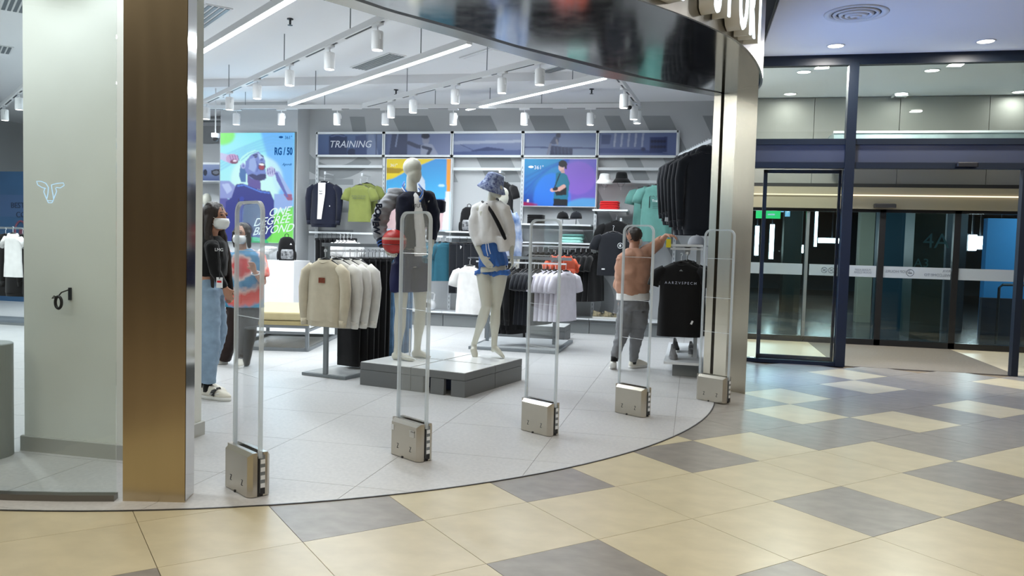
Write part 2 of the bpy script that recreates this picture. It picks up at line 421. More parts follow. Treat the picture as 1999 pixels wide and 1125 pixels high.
# shop ceiling
ce = MB(); ce.prism([(-15, 16), (-15, 3.0), (-6.5, 3.0), (-4.5, 2.7)]+[circ(RB-.25, math.radians(-92)+k*math.radians(92)/24) for k in range(25)]+[(.6, 16)], 3.78, 3.95)
struct('ceiling', ce, M_CEIL)
cs = MB(); cs.box((-4.2, 11.9, 3.72), (9.5, 1.7, .12)); struct('trim_3', cs, M_CEIL)

# ---- mall shell
mc = MB(); mc.prism([(.69, 4.0), (8, 4.0), (8, 14.5), (.69, 14.5)], 3.72, 3.85); struct('ceiling_mall', mc, mat('mall_ceiling_paint', (.86, .87, .90), .8))
up = MB(); up.prism([(-14, -7), (8, -7), (8, 4.0), (.69, 4.0), (.69, 14), (.3, 14), (.3, 2.2), (-14, 2.2)], 5.0, 5.1); struct('ceiling_high', up, mat('dark_void_paint', (.10, .09, .08), .8))
up = MB(); up.box((.68, 7.5, 4.4), (.02, 7, 1.3)); up.box((4.3, 4.0, 4.4), (7.3, .02, 1.3)); struct('wall_bulkhead', up, M_BLACKM)
mw = MB(); mw.box((-3, -7, 2.5), (22, .2, 5)); struct('wall_front', mw, mat('mall_wall_brown', lin((84, 72, 62)), .6, vary=.2, vs=.8))
mw = MB(); mw.box((8, 4, 2.5), (.2, 22, 5)); struct('wall_east', mw, mat('mall_wall_tan', lin((120, 108, 92)), .6))
mw = MB(); mw.box((-14, -2, 2.5), (.2, 10.5, 5)); struct('wall_west', mw, mat('mall_wall_tan', (.3, .3, .3)))

# ---- steel portal
beam = thing('entrance_portal_beam', 'curved polished steel beam over the shop entrance, dark slot along its underside', 'beam', (CX, CY, 0))
inner_px = [(700, 20), (760, 38), (920, 82), (1040, 117), (1150, 146), (1260, 165), (1395, 190)]
zb = 2.90
IN = [F(x, y, zb)[:2] for x, y in inner_px[:-1]]; IN = [np.array([-2.9, 4.15]), np.array([-2.55, 4.55])]+[p for p in IN[1:]]+[np.array([.13, 8.30])]
SL = [F(x, y, zb)[:2] for x, y in [(760, 17), (900, 55), (1010, 88), (1140, 120), (1260, 150)]]+[np.array([.215, 8.12])]; SL = [np.array([-2.75, 3.95]), np.array([-2.35, 4.37])]+SL
def outp(t):
    a = math.radians(-68+t*84); return np.array(circ(RBF(a), a))
n = 48
def samp(poly, t):
    L = [0]
    for a, b in zip(poly[:-1], poly[1:]): L.append(L[-1]+np.linalg.norm(b-a))
    x = t*L[-1]
    for i in range(len(poly)-1):
        if x <= L[i+1]+1e-9: return poly[i]+(poly[i+1]-poly[i])*((x-L[i])/(L[i+1]-L[i]))
    return poly[-1]
cc = np.array([CX, CY])
outer = [outp(i/n)-cc for i in range(n+1)]; inn = [samp(IN, i/n)-cc for i in range(n+1)]; sl = [samp(SL, i/n)-cc for i in range(n+1)]

us = MB()
for i in range(n):
    def q(a, b, f0, f1, z):
        return [(*(a[i]*(1-f0)+b[i]*f0), z), (*(a[i+1]*(1-f0)+b[i+1]*f0), z), (*(a[i+1]*(1-f1)+b[i+1]*f1), z), (*(a[i]*(1-f1)+b[i]*f1), z)]
V = []; Fc = []
for i in range(n+1):
    for P, z in ((sl[i], zb), (outer[i], zb), (outer[i], 4.2), (outer[i]*.985, 4.2), (sl[i], 4.2)): V.append((P[0], P[1], z))
for i in range(n):
    for k in range(5): Fc.append((i*5+k, i*5+(k+1) % 5, i*5+5+(k+1) % 5, i*5+5+k))
# underside separately (polished) and fascia (brushed)
u_ = MB(); u_.loft([[(sl[i][0], sl[i][1], zb), (outer[i][0], outer[i][1], zb), (outer[i][0], outer[i][1], zb+.02), (sl[i][0], sl[i][1], zb+.02)] for i in range(n+1)]); u_.build('underside_panel', M_MIRROR, beam, smooth=False)
f_ = MB(); f_.loft([[(outer[i][0], outer[i][1], zb+.0), (outer[i][0]*1.004, outer[i][1]*1.004, zb), (outer[i][0]*1.004, outer[i][1]*1.004, 4.4), (outer[i][0], outer[i][1], 4.4)] for i in range(n+1)]); fo = f_.build('fascia_panel', brushed('fascia_steel', (.36, .35, .33), .30, stretch=(5, 5, .5), amount=.05), beam)
s_ = MB(); s_.loft([[(sl[i][0], sl[i][1], zb+.05), (*(sl[i]+(outer[i]-sl[i])*.0), zb-.0), (*(inn[i]*.26+sl[i]*.74), zb), (*(inn[i]*.26+sl[i]*.74), zb+.05)] for i in range(n+1)]); s_.build('shutter_slot', M_BLACK, beam)
i_ = MB(); i_.loft([[(*(inn[i]*.26+sl[i]*.74), zb), (inn[i][0], inn[i][1], zb), (inn[i][0], inn[i][1], 3.78), (*(inn[i]*.8+sl[i]*.2), 3.78)] for i in range(n+1)]); i_.build('inner_panel', M_STEEL, beam)
# sign letters on the fascia
M_LETF = emis('sign_face', (.80, .93, 1.0), 2.6); M_LETS = mat('sign_side', (.62, .60, .54), .4)
sign = thing('shop_sign', 'raised white glowing capital letters standing off the curved steel fascia', 'sign', (CX, CY, 0))
for ch, px, zbot, wsx in (('E', 1318, 3.14, 1), ('S', 1392, 3.12, 1), ('P', 1412, 3.12, 1), ('O', 1436, 3.12, 1), ('R', 1456, 3.12, 1), ('T', 1470, 3.12, 1)):
    pass
def letter(ch, px, pyb, h=.42):
    best = min((abs(1000+FPX*(((P := np.array([*circ(RBF(math.radians(k/8))+.13, math.radians(k/8)), 0])) @ RT)/(P @ FW))-px), k/8, P @ FW) for k in range(-360, -30)); ang = best[1]; zc = float(atD(px, pyb, best[2])[2])+h/2; size = h/.70
    a = math.radians(ang); nrm = np.array([math.cos(a), math.sin(a), 0]); t = np.array([-math.sin(a), math.cos(a), 0])
    rb_ = RBF(a); c = nrm*(rb_+.02)
    f = text(ch, size, M_LETF, 'letter_face', sign, tuple(c+nrm*.115+np.array([0, 0, zc])), t, extrude=.006, bold=.006, sx=.42)
    b = text(ch, size, M_LETS, 'letter_return', sign, tuple(c+nrm*.055+np.array([0, 0, zc])), t, extrude=.054, bold=.006, sx=.42)
    mb = MB()
    mb.tube([tuple(nrm*(rb_-.0)+np.array([0, 0, zc-.08])), tuple(c+nrm*.01+np.array([0, 0, zc-.08]))], .008, 6)
    mb.build('stand_off', M_STEEL, sign)

for L_ in (('E', 1303, 4), ('S', 1378, 30), ('P', 1404, 42), ('O', 1428, 63), ('R', 1446, 77), ('T', 1460, 90)): letter(*L_)
# ---- right pillar
pil = thing('entrance_pillar', 'tall brushed steel pillar with a dark shutter slot, right of the entrance', 'pillar', (.4, 8.3, 0))
PA, PB_, PBk = F(1415, 762)[:2], F(1455, 770)[:2], np.array([.135, 8.28])
s0, s1 = F(1387, 741)[:2], F(1394, 745)[:2]
def onl(t): return PA+(PBk-PA)*t
o_ = np.array([.4, 8.3])
ns = np.array([PBk[1]-PA[1], -(PBk[0]-PA[0])]); ns /= np.linalg.norm(ns)        # points inside the pillar (+u)
if ns[0] < 0: ns = -ns
tslot0, tslot1 = .54, .68
p1 = [PA, PB_, PB_+[.03, .5], PB_+[-.05, .6], onl(tslot0)+ns*.24, onl(tslot0)]
p2 = [onl(tslot1), onl(tslot1)+ns*.20, np.array([.30, 8.5]), np.array([.16, 8.5]), onl(1)]
M_PIL = brushed('pillar_steel', (.50, .45, .36), .26, stretch=(5, 5, .5), amount=.04)
for nm, pl in (('front_casing', p1), ('rear_casing', p2)): MB().prism([tuple(p-o_) for p in pl], 0, zb+.002).build(nm, M_PIL, pil)
pl = [onl(tslot0)+ns*.05, onl(tslot0)+ns*.24, onl(tslot1)+ns*.24, onl(tslot1)+ns*.05]
MB().prism([tuple(p-o_) for p in pl], 0, zb).build('shutter_slot', M_BLACK, pil)
# ---- left pillar
lp = thing('entrance_pillar', 'wide bronze steel clad pillar at the left end of the entrance', 'pillar', (-2.6, 3.55, 0))
q = [F(240, 980)[:2], F(361, 983)[:2], F(378, 965)[:2], F(240, 980)[:2]+[.06, .22]]
o_ = np.array([-2.6, 3.55]); f = [tuple(p-o_) for p in q]
MB().prism(f, 0, 4.4).build('front_casing', M_BRASS, lp)
e = [q[1]+(q[2]-q[1])*.02+np.array([.003, 0]), q[2]+np.array([.003, 0]), q[2]+np.array([-.01, .005]), q[1]+np.array([-.01, .01])]
MB().prism([tuple(p-o_) for p in e], 0.01, 4.4).build('return_panel', M_MIRROR, lp)
# ---- curved shopfront glass left
gl = sempty('window_1')
ga0, ga1 = math.atan2(3.44-CY, -2.77-CX), math.radians(-150)
ga0 = math.atan2(3.40-CY, -2.80-CX)
def ring(R0, R1, z0, z1, a0, a1, n=24):
    P = [circ(R0, a0+(a1-a0)*k/n) for k in range(n+1)]+[circ(R1, a1+(a0-a1)*k/n) for k in range(n+1)]
    return MB().prism(P, z0, z1)
ring(4.29, 4.302, .03, 4.3, ga0, ga1).build('glass_pane', M_GLASS, gl, smooth=False)
ring(4.27, 4.325, .0045, .035, ga0, ga1).build('base_channel', mat('channel_metal', (.18, .17, .15), .35, .8), gl)
# bull's-head outline in pale blue emissive strokes laid on the glass
em = thing('bull_head_lines', "small pale blue line drawing of a bull's head on the shop glass", 'line_drawing', (0, 0, 0))
def gpt(px, py):                       # where the ray meets the glass cylinder
    d = ray(px, py); dx, dy = d[0], d[1]; fx, fy = -CX, -CY; R = 4.305
    A = dx*dx+dy*dy; B = 2*(fx*dx+fy*dy); C = fx*fx+fy*fy-R*R; t = (-B-math.sqrt(B*B-4*A*C))/(2*A)
    return d*t+[0, 0, CAMH]
M_STROKE = emis('stroke_blue', (.50, .78, 1.0), .95)
def strokes(L, r=.0022):
    mb = MB()
    for s in L: mb.tube([gpt(*p) for p in s], r, 5)
    return mb
strokes([[(90, 358), (80, 354), (72, 354), (74, 361), (82, 366), (90, 368)], [(101, 361), (112, 358), (124, 357), (126, 362), (118, 367), (110, 366)]]).build('horn_outline', M_STROKE, em)
strokes([[(88, 368), (86, 375), (90, 385), (93, 392), (104, 392), (107, 384), (111, 374), (109, 367)], [(90, 358), (95, 366), (94, 378), (92, 388)], [(101, 361), (102, 370), (104, 380), (105, 388)], [(93, 392), (95, 396), (102, 396), (104, 392)]]).build('face_outline', M_STROKE, em)

# ---- rendered column behind the glass
colm = thing('square_column', 'square pale grey column behind the curved glass, metal skirting at its foot', 'column', (-3.62, 4.41, 0))
M_COLP = mat('column_plaster', lin((226, 231, 227)), .45, vary=.05, vs=1.5, bump=.03, bs=4)
MB().box((.01, .015, 1.94), (.76, .69, 3.68)).build('shaft', M_COLP, colm)
MB().box((.01, .015, .052), (.80, .73, .096), ch=.006).build('skirting', mat('skirting_metal', (.50, .51, .48), .35, .3), colm)

# ---- mall glazed entrance (plane v = 10.24)
VD = 10.24
gr = sempty('door_1')
def zy(px, py, v): return float(onV(px, py, v)[2])
def bar(parent, u0, u1, z0, z1, v=VD, d=.1, name='frame_bar', M=M_NAVYM): return MB().box(((u0+u1)/2, v, (z0+z1)/2), (u1-u0, d, z1-z0)).build(name, M, parent)
UL, UM, UR = .62, 1.76, 3.66
bar(gr, .6, 6.6, 3.60, 3.72); bar(gr, .6, 6.6, 2.66, 2.73); bar(gr, .6, 6.6, 2.38, 2.45)
bar(gr, UM-.055, UM+.055, 0, 3.62, d=.14); bar(gr, 3.62, 3.69, 0, 2.4, d=.1); bar(gr, UL, UM, 0, .045)
bar(gr, 6.5, 6.6, 0, 3.62)
bar(gr, .60, .66, 0, 3.6)
M_SPAN = mat('spandrel_panel', lin((70, 76, 92)), .25)
bar(gr, .66, UM-.05, 2.45, 2.66, d=.04, name='spandrel_panel', M=M_SPAN); bar(gr, UM+.05, 6.5, 2.45, 2.66, d=.04, name='spandrel_panel', M=M_SPAN)
for a, b in ((.66, UM-.05), (UM+.05, 6.5)): bar(gr, a, b, 2.73, 3.6, d=.012, name='glass_pane', M=M_GLASSD)
bar(gr, .66, UM-.05, .05, 2.38, d=.012, name='glass_pane', M=M_GLASS)
bar(gr, 3.7, 6.5, .05, 2.38, d=.012, name='glass_pane', M=M_GLASS)
s = MB(); s.box((3.02, VD-.08, 2.425), (.22, .09, .05), ch=.01); tag(s.build('door_sensor', M_BLACK), 'black motion sensor on the front frame bar over the open doorway', 'sensor')
# parked sliding leaf
dl = sempty('door_2')
u0, u1, vv = .80, 1.70, VD+.09
for a, b, c, d_ in ((u0, u0+.045, .03, 2.37), (u1-.03, u1, .03, 2.37), (u0, u1, .03, .09), (u0, u1, 2.33, 2.37)): bar(dl, a, b, c, d_, v=vv, d=.04, name='leaf_frame')
bar(dl, u0+.045, u1-.03, .09, 2.33, v=vv, d=.01, name='glass_pane', M=M_GLASS)
# vestibule
VI = 12.9
ves = sempty('wall_vestibule')
M_PANEL = mat('vestibule_panel', lin((140, 140, 136)), .6); M_VB = mat('vestibule_beam', lin((150, 142, 122)), .5)
us_ = [float(onV(x, 230, VI)[0]) for x in (1463, 1590, 1757, 1932, 2110, 2290)]; us_[0] = .7
for a, b in zip(us_[:-1], us_[1:]):
    MB().box(((a+b)/2, VI+.05, 3.06), (b-a-.008, .1, 1.30)).build('panel', M_PANEL, ves)
MB().box((3.9, VI-.02, 2.20), (6.6, .25, .32)).build('door_header', M_VB, ves)
MB().box((3.9, VI-.16, 2.24), (6.6, .03, .018)).build('header_light_line', emis('warm_line', (1, .86, .62), 1.5), ves)
MB().box((3.9, VI-.02, 2.39), (6.6, .2, .05)).build('shadow_gap', M_BLACK, ves)
s = MB(); s.box((0, 0, 0), (.30, .08, .06), ch=.012); o = s.build('door_sensor', M_BLACK); o.location = (float(onV(1728, 408, VI-.2)[0]), VI-.19, 2.09); tag(o, 'black motion sensor on the beige header of the inner doors', 'sensor')
hb = thing('heater_box', 'long pale metal air curtain box above the inner doors', 'air curtain', (3.9, 12.3, 2.9))
ub = float(onV(1630, 260, 12.0)[0])-3.9
h_ = MB(); h_.box(((ub+2.8)/2, 0, 0), (2.8-ub, .5, .34)); h_.build('casing', mat('galvanised', (.38, .46, .48), .35, .6, vary=.2, vs=3), hb)
MB().box(((ub+2.8)/2, -.26, .17), (2.82-ub, .03, .03)).build('top_flange', M_WMET, hb)
for k in range(8): MB().tube([(ub+.45+k*.36, -.25, -.01), (ub+.45+k*.36, -.262, -.01)], .014, 8).build('bolt', M_BLACKM, hb)
# vestibule floor
vf = sempty('floor_vestibule')
M_VB1 = mat('vestibule_tile', lin((196, 186, 160)), .35, vary=.05, vs=4); M_VG = mat('entrance_mat', lin((112, 106, 96)), .7, vary=.1, vs=30, bump=.1, bs=200)
for a, b, M, nm in ((.66, 1.745, M_VB1, 'floor_tile'), (1.75, 3.725, M_VG, 'entrance_mat'), (3.73, 7, M_VB1, 'floor_tile')): MB().box(((a+b)/2, 11.55, -.004), (b-a, 2.55, .012)).build(nm, M, vf)
# inner sliding doors
idr = sempty('door_3')
M_BF = mat('black_frame', (.010, .011, .013), .3); M_FROST = mat('frosted_band', lin((150, 160, 170)), .5)
ux = lambda x, y=600: float(onV(x, y, VI)[0])
posts = [ux(1480, 560)-.45, ux(1571, 560), ux(1652, 560), ux(1713), ux(1858), ux(2010)]
posts = [.72, ux(1569), ux(1645), ux(1713), ux(1858), ux(2030), ux(2200)]
for k, a in enumerate(posts): MB().box((a, VI-.03, 1.02), (.085 if k in (3, 4) else .045, .09, 2.04)).build('door_post', M_BF if k > 1 else M_GREYM, idr)
MB().box((3.9, VI-.03, .045), (6.6, .09, .09)).build('bottom_rail', M_BF, idr); MB().box((3.9, VI-.03, 2.02), (6.6, .09, .05)).build('top_rail', M_BF, idr)
for a, b in zip(posts[:-1], posts[1:]):
    MB().box(((a+b)/2, VI-.03, 1.05), (b-a-.05, .012, 1.92)).build('glass_pane', M_GLASSD, idr)
    MB().box(((a+b)/2, VI-.040, 1.11), (b-a-.10, .002, .17)).build('frosted_band', M_FROST, idr)
M_MARK = mat('band_marking', lin((104, 112, 122)), .5)
for k in range(3):
    c = ux(1605+14*k); mb = MB(); mb.tube([(c+.042*math.cos(t*PI/10), VI-.044, 1.11+.042*math.sin(t*PI/10)) for t in range(20)], .0035, 4, closed=True)
    mb.tube([(c-.03, VI-.044, 1.14), (c+.03, VI-.044, 1.08)], .003, 4); mb.tube([(c-.018, VI-.044, 1.10), (c+.018, VI-.044, 1.12)], .006, 4); mb.build('prohibition_mark', M_MARK, idr)
c = ux(1772); mb = MB(); mb.tube([(c+.05*math.cos(t*PI/10), VI-.044, 1.11+.05*math.sin(t*PI/10)) for t in range(20)], .004, 4, closed=True); mb.tube([(c-.025, VI-.044, 1.11), (c+.025, VI-.044, 1.11)], .009, 4); mb.build('round_mark', M_MARK, idr)
text('SHOP HOURS', .055, M_MARK, parent=idr, loc=(ux(1748), VI-.044, 1.12), mirror=True, extrude=.0005); text('WELCOME TO', .055, M_MARK, parent=idr, loc=(ux(1825), VI-.044, 1.085), mirror=True, extrude=.0005)
text('ARIVA', .05, M_MARK, parent=idr, loc=(ux(1845), VI-.044, 1.15), mirror=True, extrude=.0005)
text('PLEASE KEEP\nDOOR CLEAR', .04, M_MARK, parent=idr, loc=(ux(1680), VI-.044, 1.11), mirror=True, extrude=.0005)
# beyond: parking hall
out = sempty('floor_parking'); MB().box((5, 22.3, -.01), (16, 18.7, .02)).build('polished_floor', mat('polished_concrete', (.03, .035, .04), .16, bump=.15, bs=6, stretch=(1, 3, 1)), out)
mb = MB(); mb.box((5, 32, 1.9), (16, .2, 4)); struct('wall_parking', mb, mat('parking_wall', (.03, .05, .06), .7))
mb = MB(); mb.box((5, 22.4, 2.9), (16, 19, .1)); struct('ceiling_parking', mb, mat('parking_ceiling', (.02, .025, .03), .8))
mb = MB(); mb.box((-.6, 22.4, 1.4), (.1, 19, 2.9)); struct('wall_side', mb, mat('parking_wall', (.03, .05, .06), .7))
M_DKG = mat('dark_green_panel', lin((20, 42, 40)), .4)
kk = thing('parking_pier', 'dark green parking pier with faint level number beyond the inner doors', 'pier', (0, 0, 0))
a, b = onV(1783, 500, 14.2), onV(1843, 500, 14.2)
mb = MB(); mb.box(((a[0]+b[0])/2, 14.5, 1.4), (b[0]-a[0], .6, 2.8)); mb.build('pier_body', M_DKG, kk)
text('4A', .34, mat('faint_number', lin((60, 100, 104)), .6), parent=kk, loc=((a[0]+b[0])/2+.1, 14.19, zy(1830, 472, 14.2)), extrude=.001)
text('A3', .2, mat('faint_number', lin((60, 100, 104)), .6), parent=kk, loc=((a[0]+b[0])/2-.1, 14.19, zy(1820, 515, 14.2)), extrude=.001)
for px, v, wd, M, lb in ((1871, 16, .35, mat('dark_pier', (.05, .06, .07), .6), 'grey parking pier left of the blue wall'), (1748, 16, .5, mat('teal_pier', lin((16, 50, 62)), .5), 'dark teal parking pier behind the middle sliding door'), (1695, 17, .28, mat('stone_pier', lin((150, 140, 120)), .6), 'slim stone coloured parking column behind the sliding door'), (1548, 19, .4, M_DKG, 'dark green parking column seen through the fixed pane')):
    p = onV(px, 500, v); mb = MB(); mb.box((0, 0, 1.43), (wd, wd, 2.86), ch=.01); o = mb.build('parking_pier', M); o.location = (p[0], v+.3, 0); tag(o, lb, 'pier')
p0 = onV(1925, 500, 15.2)
mb = MB(); mb.box((p0[0]+1.6, 15.3, 1.02), (3.2, .2, 2.05)); tag(mb.build('ramp_wall', mat('blue_painted_wall', lin((30, 108, 158)), .6)), 'blue painted ramp wall beyond the right inner door', 'wall')
mb = MB(); mb.box((p0[0]+1.4, 14.7, .35), (3.2, .12, .7)); tag(mb.build('low_barrier', mat('navy_barrier', lin((16, 26, 44)), .6)), 'dark low barrier wall in front of the blue wall', 'barrier')
hr = thing('handrail', 'dark tubular handrail in front of the blue wall', 'handrail', (p0[0], 14.5, 0))
MB().tube([(0.0, 0, 0), (0, 0, .88), (.05, 0, .93), (3, 0, 1.0)], .022, 8).build('rail', M_BLACKM, hr)
for k in range(1, 4): MB().tube([(k*.8, 0, 0), (k*.8, 0, .94)], .015, 6).build('rail_post', M_BLACKM, hr)
mb = MB(); mb.box((0, 0, 0), (1.15, .2, .55)); o = mb.build('pink_panel', mat('pale_wall_patch', lin((150, 145, 160)), .6)); p = onV(1776, 500, 17.5); o.location = (p[0], 17.5, p[2]-.1); o['kind'] = 'structure'; o.name = 'trim_9'
M_TUBE = emis('parking_light', (.75, .92, 1.0), 26)
first = None
for k, (px, py, v, wd, hh) in enumerate(((1507, 472, 22, .10, .9), (1556, 486, 24, .35, .22), (1625, 470, 26, .8, .14), (1594, 440, 24, .06, 1.2), (1690, 472, 20, .12, .5), (1770, 470, 22, .5, .35), (1790, 463, 24, .9, .10), (1899, 474, 20, .16, .35), (1915, 474, 21, .42, .3), (1955, 481, 22, 1.3, .12), (1478, 470, 20, .08, .7), (1533, 505, 27, .1, .5))):
    p = onV(px, py, v); mb = MB(); mb.box((0, 0, 0), (wd, .05, hh)); mb.box((0, .045, 0), (wd+.04, .03, hh+.04), mi=1)
    o = mb.build('parking_light', [M_TUBE, M_BLACKM]); MB().box((0, .05, (2.86-p[2]+hh/2)/2), (.03, .03, 2.86-p[2]-hh/2)).build('drop_rod', M_BLACKM, o) if p[2]+hh/2 < 2.8 else None; o.location = p; tag(o, 'cold white light in the parking hall, %s' % ('tall one at the left edge', 'left one beside the column', 'wide strip behind the sliding leaf', 'very tall thin one', 'slim one left of the middle door', 'large square one behind the middle door', 'strip right of the square one', 'small one left of the blue wall', 'bright patch left of the blue wall', 'long strip above the blue wall', 'thin one beside the pillar', 'low one in the far left')[k], 'light', 'parking hall lights')
# ---- blue display screen on the outer side wall (hidden behind the pillar; its light tints floor and ceiling)
scn = thing('display_screen', 'blue lit display screen on the side wall behind the right pillar', 'screen', (.548, 8.92, 1.5))
MB().box((0, 0, 0), (.02, .80, 2.4)).build('screen_body', M_BLACK, scn)
MB().box((.012, 0, 0), (.004, .76, 2.34)).build('screen_face', emis('blue_screen', (.14, .36, 1.0), 9), scn)

for x, y in ((1.6, 15.2), (6.4, 14.0), (4, 19), (2, 25)):  # bare area lights without fixtures, added to brighten the parking hall
    l = bpy.data.lights.new('parking_fill', 'AREA'); l.energy = 130; l.color = (.55, .85, 1.0); l.size = 1.5; o = bpy.data.objects.new('parking_fill', l); COL.objects.link(o); o.location = (x, y, 2.8)

for px, py, v, w_, h_, col_, nm, lb in ((1500, 419, 15.0, .42, .14, (.05, .75, .25), 'exit_sign', 'green glowing exit sign in the parking hall behind the fixed pane'), (1526, 404, 16.0, .09, .20, (.25, .60, .95), 'parking_sign', 'small blue hanging sign in the parking hall, left one'), (1538, 413, 16.6, .09, .20, (.25, .60, .95), 'parking_sign', 'small blue hanging sign in the parking hall, right one')):
    P_ = onV(px, py, v); t = thing(nm, lb, 'sign', P_); MB().box((0, 0, 0), (w_, .04, h_)).build('sign_plate', emis('sign_'+nm, col_, 1.2), t); MB().box((0, .0, (2.86-P_[2])/2), (.012, .012, 2.86-P_[2])).build('drop_rod', M_BLACKM, t)
    mb = MB(); mb.box((-w_*.15, -.022, 0), (w_*.1, .003, h_*.6)); mb.box((w_*.12, -.022, 0), (w_*.3, .003, h_*.2)); mb.build('pictogram', M_WHITE, t)
ORD = ['first', 'second', 'third', 'fourth', 'fifth', 'sixth', 'seventh', 'eighth', 'ninth', 'tenth', 'eleventh', 'twelfth', 'thirteenth']

# ================================================================== LIGHTING FIXTURES
ZT = 3.42
def lamp_light(kind, parent, loc, energy, color=(1, 1, 1), size=.05, spot=None, rot=(0, 0, 0), sy=None, name='lamp_light'):
    l = bpy.data.lights.new(name, kind); l.energy = energy; l.color = color
    if kind == 'AREA':
        l.size = size
        if sy: l.shape = 'RECTANGLE'; l.size_y = sy
    else: l.shadow_soft_size = size
    if kind == 'SPOT': l.spot_size = spot or 1.6; l.spot_blend = .6
    o = bpy.data.objects.new(name, l); COL.objects.link(o); o.parent = parent; o.location = loc; o.rotation_euler = rot; return o
def rod(name, a, b, wd, ht, label, cat, group, M=M_WHITE, slot=True, wires=(), zc=3.78):
    a, b = np.array(a, float), np.array(b, float); c = (a+b)/2; L = np.linalg.norm(b-a); ang = math.atan2(b[1]-a[1], b[0]-a[0])
    t = thing(name, label, cat, c, ang, group)
    mb = MB(); mb.box((0, 0, 0), (L, wd, ht)); mb.build('rail_body', M, t)
    if slot:
        s = MB(); k = int(L/1.2)
        for i in range(k+1): s.box((-L/2+(i+.5)*L/(k+1), 0, -ht/2-.001), (L/(k+1)*.8, wd*.3, .004))
        s.build('track_slot', M_BLACKM, t)
    for f in wires: MB().tube([((f-.5)*L, 0, ht/2), ((f-.5)*L, 0, zc-c[2])], .006, 6).build('suspension_rod', M_GREYM, t)
    return t
# track spot prototype: hangs below a rail, lens down
sp = thing('track_spotlight', 'x', 'spotlight', group='white ceiling track spotlights')
MB().box((0, 0, -.03), (.16, .05, .045), ch=.006).build('adapter', M_WHITE, sp)
mb = MB(); mb.tube([(0, 0, -.05), (0, 0, -.085), (.03, .0, -.1), (.065, 0, -.14), (.065, 0, -.18)], .007, 6); mb.build('bracket', M_WHITE, sp)
mb = MB(); mb.lathe([(.0, -.10), (.052, -.10), (.056, -.115), (.056, -.27), (.050, -.275), (.046, -.262), (0, -.262)]); body = mb.build('lamp_body', M_WHITE, sp, smooth=False)
MB().lathe([(0, -.266), (.047, -.266), (.047, -.269), (0, -.269)]).build('lamp_lens', M_LAMP, body)
lamp_light('SPOT', body, (0, 0, -.28), P_SPOT, (.93, .97, 1.0), .04, 2.0)
SP = Proto(sp)
CUR = [None]
def spot(px, py, rail, z=ZT, rz=0, lab=None, rzdir=None):   # snapped onto the current rail at that picture column
    A_, B_ = CUR[0]; fx = lambda t: 1000+FPX*((A_+(B_-A_)*t)@RT)/((A_+(B_-A_)*t)@FW)
    t = min(np.linspace(.01, .99, 400), key=lambda t: abs(fx(t)-px)); p = A_+(B_-A_)*t; o = SP.put((p[0], p[1], z), rz, lab or 'white cylindrical track spotlight on '+rail); return o
TD = math.radians(-40.5)
def tr(p, q, z=ZT):
    CUR[0] = (F(*p, z), F(*q, z)); return CUR[0]
a, b = tr((330, 232), (760, 30))
rod('lighting_track', a, b, .07, .06, 'long white ceiling track running diagonally behind the left spotlights', 'lighting track', 'white ceiling tracks', wires=(.15, .42, .68, .9))
for (x, y), l in zip(((728, 44), (637, 88), (560, 125), (498, 153), (445, 178), (400, 200)), ('nearest of the diagonal row', 'second of the left diagonal row', 'third of the left diagonal row', 'fourth of the left diagonal row', 'fifth of the left diagonal row', 'sixth of the left diagonal row, beside the column edge')):
    spot(x, y, 'x', rz=TD, lab='white track spotlight, '+l)
a, b = tr((712, 206), (1060, 116))
rod('lighting_track', a, b, .07, .06, 'white ceiling track running diagonally across the middle of the shop', 'lighting track', 'white ceiling tracks', wires=(.3, .75))
for (x, y), l in zip(((757, 194), (799, 184), (880, 163), (970, 141), (1077, 112)), ('first', 'second', 'third', 'fourth', 'fifth')):
    spot(x, y, 'x', rz=TD, lab='white track spotlight, %s from the left on the middle track' % l)
a, b = tr((330, 210), (1235, 207))
rod('lighting_track', a, b, .07, .06, 'white ceiling track running parallel to the back wall', 'lighting track', 'white ceiling tracks', wires=(.18, .36, .6, .82))
for (x, y), l in zip(((458, 212), (546, 212), (652, 212), (746, 211), (877, 210), (1014, 209), (1143, 208)), ('over the man poster, left one', 'over the man poster, right one', 'over the dark jacket', 'over the TRAINING header', 'over the beach poster', 'over the purple poster', 'over the red folded tops')):
    spot(x, y, 'x', rz=0, lab='white track spotlight on the rear track, '+l)
a, b = tr((1246, 204), (1190, 130))
rod('lighting_track', a, b, .07, .06, 'short white ceiling track at the right end near the pillar', 'lighting track', 'white ceiling tracks', wires=(.7,))
for (x, y), l in zip(((1206, 150), (1226, 172), (1240, 200)), ('nearest', 'middle', 'farthest')): spot(x, y, 'x', rz=1.2, lab='white track spotlight, %s of three on the short right track' % l)
a, b = tr((-60, 262), (70, 150)); rod('lighting_track', a, b, .07, .06, 'white ceiling track left of the square column', 'lighting track', 'white ceiling tracks', wires=(.5,))
for (x, y), l in zip(((38, 185), (10, 210)), ('nearer', 'farther')): spot(x, y, 'x', rz=TD, lab='white track spotlight, %s of two left of the square column' % l)
a = np.array([-4.7, 3.62, ZT]); b = np.array([-3.2, 3.72, ZT]); CUR[0] = (a, b); rod('lighting_track', a, b, .07, .06, 'added unseen white ceiling track above the entrance, brightening the column', 'lighting track', 'white ceiling tracks', wires=(.5,))  # unseen track and its spots, added to brighten the square column
for f_, l in ((.1, 'left'), (.5, 'middle'), (.9, 'right')): SP.put(a+(b-a)*f_, 0, 'added unseen white track spotlight over the entrance, %s one' % l)
